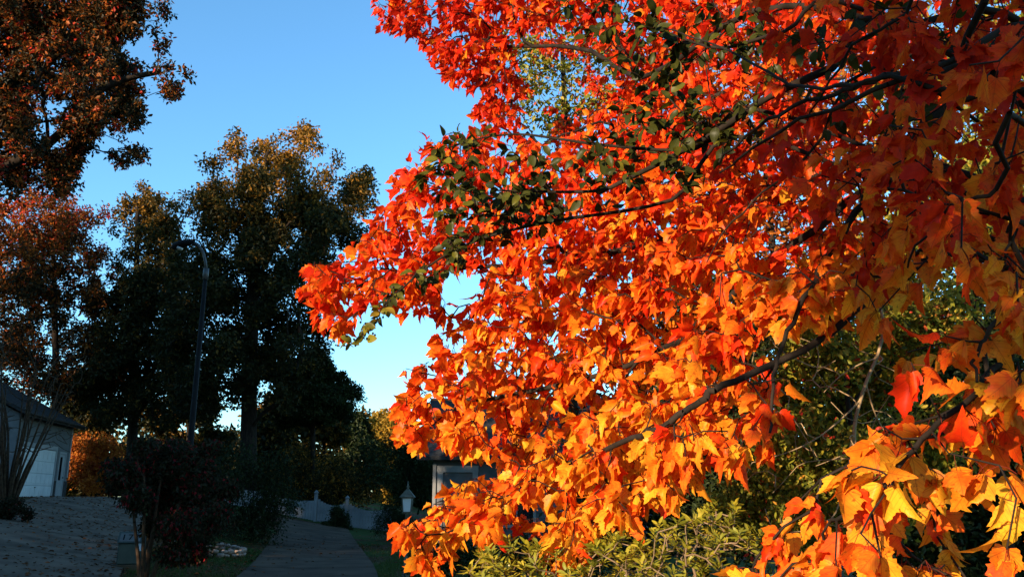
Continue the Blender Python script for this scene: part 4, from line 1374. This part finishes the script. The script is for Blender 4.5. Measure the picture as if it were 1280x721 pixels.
glimb([(980, 180, 3.2), (840, 250, 3.3), (700, 275, 3.35), (630, 290, 3.4), (570, 312, 3.45), (520, 345, 3.5), (480, 385, 3.55), (440, 430, 3.6)], 9, 0.010, 0.0025)
glimb([(1100, 20, 2.7), (980, 40, 2.8), (900, 60, 2.9), (830, 40, 3.1), (760, 20, 3.2)], 12, 0.010, 0.003)
nl_ = len(sk.p)
cl = []
zones = [([(600, 150), (560, 170), (540, 190), (560, 240), (640, 260), (760, 260), (880, 230), (920, 160), (860, 130), (760, 165), (690, 205)], 88, 3.12),
         ([(700, 0), (700, 30), (740, 60), (780, 130), (800, 200), (860, 220), (950, 200), (980, 100), (960, 0)], 90, 2.9),
         ([(640, 250), (580, 290), (520, 330), (470, 380), (430, 425), (450, 440), (490, 405), (540, 350), (600, 315), (680, 290), (720, 260)], 42, 3.42),
         ([(540, 190), (510, 215), (560, 300), (640, 290), (640, 240)], 26, 3.4),
         ([(950, 0), (980, 120), (1060, 200), (1180, 160), (1200, 0)], 26, 2.5)]
zp = []
for poly, n, Y in zones:
    poly = np.array(poly, float); lo_, hi_ = poly.min(0), poly.max(0)
    c = 0
    while c < n:
        x, y_ = rs.uniform(lo_[0], hi_[0]), rs.uniform(lo_[1], hi_[1])
        if inside(poly, np.array([x]), np.array([y_]))[0]:
            cl.append(at(x, y_, Y * rs.uniform(0.95, 1.06))); zp.append((x, y_)); c += 1
paths = sk.grow(np.array(cl), 0.07, 0.12, bow=0.1, sag=0.02, rs=rs, start=ntr - 6)
rad = sk.radii(0.0014, 0.4, 0.015)
A, B, ra, rb = sk.edges(rad)
own = np.nonzero(np.array(sk.par) >= 0)[0]
branch_mesh("trunk", A[own < ntr], B[own < ntr], ra[own < ntr], rb[own < ntr], M['bark'], groot, gbase, 10)
for lm in glimbs:
    k = np.isin(own, lm)
    branch_mesh("limb", A[k], B[k], ra[k], rb[k], M['bark'], groot, gbase, 8)
branch_mesh("twigs", A[own >= nl_], B[own >= nl_], ra[own >= nl_], rb[own >= nl_], M['bark'], groot, gbase, 4)
Pn = np.array(sk.p)
pos, tipd, nor, hue, siz = [], [], [], [], []
for (x, y_), path in zip(zp, paths):
    pts = Pn[path]
    d = unit(pts[-1] - pts[0])
    h0 = np.clip((620 - x) / 260, 0, 1) * 0.5 + 0.2 + rs.normal(0, 0.12)
    for k in range(int(rs.integers(4, 7))):
        u = 1 - 0.2 * k
        if u <= 0: break
        f = u * (len(pts) - 1); a = int(min(f, len(pts) - 2)); w = f - a
        side = unit(np.cross(d, rs.normal(0, 1, 3)))
        td = d * 0.45 + side * 0.8 + np.array((0, 0, -0.35)) + rs.normal(0, 0.2, 3)
        pos.append(pts[a] * (1 - w) + pts[a + 1] * w); tipd.append(td)
        nor.append(np.array((-0.2, -0.55, 0.5)) + rs.normal(0, 0.45, 3))
        hue.append(h0 + rs.normal(0, 0.1)); siz.append(rs.uniform(0.040, 0.062))
leaf_mesh("crown", ROUND_T, np.array(pos), np.array(tipd), np.array(nor), np.array(siz), np.clip(np.array(hue), 0, 1), M['round_leaf'], groot, gbase)
# small dry seed capsules at the outer twig ends
mb = MB()
for c in cl[178: 178 + 42]:
    for k in range(5):
        o_ = np.asarray(c) + rs.normal(0, 0.022, 3)
        mb.tube([o_ + (0, 0, -0.005), o_ + (0, 0, -0.002), o_ + (0, 0, 0.003), o_ + (0, 0, 0.006)], [0.001, 0.0045, 0.0045, 0.001], 6)
o = mb.build("seed_capsules", M['bark'], groot, True)
o.data.transform(Matrix.Translation(Vector(-gbase)))

# ---------------------------------------------------------------- sunlit bare sapling inside the dark gap
sb = at(1074, 700, 4.6); sb[2] = -0.05; sb[1] = 4.6
sroot = empty("bare_sapling", sb, "pale bare sapling stem catching sun in the dark gap behind the large leaves", "sapling")
sk = Skeleton()
st = sk.chain([sb, at(1074, 690, 4.6), at(1072, 600, 4.6), at(1068, 535, 4.6), at(1082, 480, 4.6), at(1098, 440, 4.6), at(1104, 400, 4.6), at(1090, 340, 4.6), at(1120, 290, 4.6)], n=5, minr=(0.013, 0.006))
for a, pts in ((18, [(1050, 525, 4.55), (1020, 548, 4.5), (985, 565, 4.5), (940, 578, 4.5)]), (18, [(1062, 560, 4.6), (1045, 572, 4.6), (1020, 582, 4.6)]), (24, [(1075, 455, 4.6), (1050, 470, 4.6), (1030, 490, 4.6)]),
               (20, [(1095, 520, 4.7), (1110, 545, 4.7), (1120, 570, 4.7)]), (30, [(1060, 390, 4.6), (1020, 370, 4.6), (960, 365, 4.6)]), (14, [(1045, 640, 4.6), (1015, 655, 4.5), (985, 690, 4.5)])):
    sk.chain([at(*q) for q in pts], st[min(a, len(st) - 1)], n=4, minr=(0.005, 0.002))
rs2 = np.random.default_rng(55)
sk.grow([at(rs2.uniform(930, 1150), rs2.uniform(400, 660), 4.6 + rs2.normal(0, 0.25)) for _ in range(70)], 0.08, 0.15, bow=0.25, sag=0.0, rs=rs2, start=14)
A, B, ra, rb = sk.edges(sk.radii(0.0022, 0.3, 0.02))
branch_mesh("stem", A, B, ra, rb, M['bark_light'], sroot, sb, 6)


# ---------------------------------------------------------------- glossy shrubs along the bottom edge
def whorl_shrub(label, lst, Y, n, seed, size):
    r = np.random.default_rng(seed)
    tips = []
    for (px, py, rad) in lst:
        for _ in range(n):
            a = r.uniform(0, 2 * math.pi); q = math.sqrt(r.uniform())
            x, y_ = px + math.cos(a) * rad * q, py + math.sin(a) * rad * q * 0.7
            tips.append(at(x, y_, Y * r.uniform(0.9, 1.12)))
    tips = np.array(tips)
    c = tips.mean(0)
    b0 = np.array((c[0], c[1], -0.05))
    root = empty("glossy_shrub", b0, label, "shrub", "glossy shrubs along the bottom edge")
    sk = Skeleton()
    for k in range(5):
        a = r.uniform(0, 6.28)
        d = np.array((math.cos(a), math.sin(a), 0))
        b1 = b0 + d * 0.06
        sk.chain([b1, b1 + d * 0.1 + (0, 0, c[2] * 0.4), b1 + d * 0.25 + (0, 0, c[2] * 0.75)], n=4, minr=(0.016, 0.008))
    paths = sk.grow(tips, 0.07, 0.2, rs=r, sag=-0.03)
    A, B, ra, rb = sk.edges(sk.radii(0.0018, 0.4, 0.012))
    branch_mesh("stem", A, B, ra, rb, M['bark_tan'], root, b0, 5)
    Pn = np.array(sk.p)
    pos, td, nn, hu_, sz = [], [], [], [], []
    for path in paths:
        d = unit(Pn[path[-1]] - Pn[path[-2]]) * 0.4 + np.array((-0.1, -0.1, 0.9)) + r.normal(0, 0.2, 3)
        d = unit(d)
        s1 = unit(np.cross(d, (0.3, 1, 0.1))); s2 = np.cross(d, s1)
        h0 = r.normal(0.66, 0.16)
        for k in range(int(r.integers(8, 13))):
            a = k * 2.4 + r.normal(0, 0.2)
            el = 0.35 + 0.55 * (k / 12) + r.normal(0, 0.12)
            rad_ = s1 * math.cos(a) + s2 * math.sin(a)
            t_ = rad_ * math.cos(el) + d * math.sin(el)
            pos.append(Pn[path[-1]] + d * 0.02 * (k / 10)); td.append(t_); nn.append(d * math.cos(el) - rad_ * math.sin(el) + r.normal(0, 0.15, 3))
            hu_.append(np.clip(h0 + r.normal(0, 0.12), 0, 1)); sz.append(size * r.uniform(0.7, 1.15))
    leaf_mesh("foliage", LANCE_T, np.array(pos), np.array(td), np.array(nn), np.array(sz), np.array(hu_), M['shrub_leaf'], root, b0)


whorl_shrub("yellow green shrub with whorled leaves under the maple's lowest leaves", [(640, 700, 40), (610, 712, 26), (680, 712, 40), (650, 735, 50)], 3.25, 19, 501, 0.046)
whorl_shrub("yellow green shrub right of the lowest maple spray", [(740, 715, 40), (780, 690, 26), (800, 712, 36), (760, 740, 50)], 3.0, 17, 502, 0.041)
whorl_shrub("taller olive shrub below the dark gap in the maple", [(860, 680, 44), (900, 660, 40), (840, 710, 44), (920, 700, 44), (890, 740, 60)], 2.75, 20, 503, 0.034)

# ---------------------------------------------------------------- grass and fallen leaves
r = np.random.default_rng(601)
def scatter(n, regions):
    out = []
    while len(out) < n:
        x0, x1, y0, y1 = regions[int(r.integers(len(regions)))]
        out.append((r.uniform(x0, x1), r.uniform(y0, y1)))
    return np.array(out)
def drive_dist(xy, line, half):
    L = np.array(line)
    xc = np.interp(xy[:, 1], L[:, 1], L[:, 0])
    return np.abs(xy[:, 0] - xc) < half
D1 = [(-2.2, 4), (-3.1, 11), (-4.15, 18.1), (-5.6, 25), (-7.4, 33), (-8.6, 38.2)]
D2 = [(-4.6, 5), (-6.2, 10), (-8.6, 15.5), (-11.4, 22.7), (-14.6, 30), (-17.6, 36.0)]
xy = scatter(46000, [(-9.5, -2.5, 14, 30), (-8.5, -4.5, 15, 24), (-3.2, 0, 17, 30)])
ok = ~drive_dist(xy, D1, 1.42) & ~drive_dist(xy, D2, 1.75)
xy = xy[ok]
N = len(xy)
pos = np.column_stack((xy, hill(xy[:, 0]) + 0.0))
GT = [(np.array([(-0.07, 0, 0), (0.07, 0, 0), (0.03, 0.6, 0.1), (-0.03, 0.6, 0.1), (0, 1, 0.35)]), np.array([(0, 1, 2), (0, 2, 3), (3, 2, 4)]), np.zeros((5, 3)))]
td = np.array((0, 0, 1.0)) + r.normal(0, 0.35, (N, 3))
tag(leaf_mesh("grass", GT, pos, td, r.normal(0, 1, (N, 3)), r.uniform(0.05, 0.10, N), np.clip(r.normal(0.5, 0.25, N), 0, 1), M['grass'], None, np.zeros(3)), "short lawn between the two driveways", "grass", kind="stuff")
xy = np.vstack((scatter(4200, [(-9.5, -4.5, 14, 30), (-13, -6, 14, 32), (-18, -9, 20, 36)]), scatter(700, [(-10, 0, 18, 39)])))
N = len(xy)
on = drive_dist(xy, D1, 1.37) | drive_dist(xy, D2, 1.6)
keep = ~(drive_dist(xy, D1, 1.37) & (r.uniform(0, 1, N) < 0.8))
xy = xy[keep]; on = on[keep]; N = len(xy)
pos = np.column_stack((xy, hill(xy[:, 0]) + np.where(on, 0.065, 0.05)))
td = np.column_stack((r.normal(0, 1, (N, 2)), r.normal(0, 0.1, N)))
nn = np.array((0, 0, 1.0)) + r.normal(0, 0.25, (N, 3))
tag(leaf_mesh("fallen_leaves", TINY_T, pos, td, nn, r.uniform(0.06, 0.12, N), np.clip(r.normal(0.5, 0.25, N), 0, 1), M['litter'], None, np.zeros(3)), "brown fallen leaves over driveway and lawn", "fallen leaves", kind="stuff")
print("done")
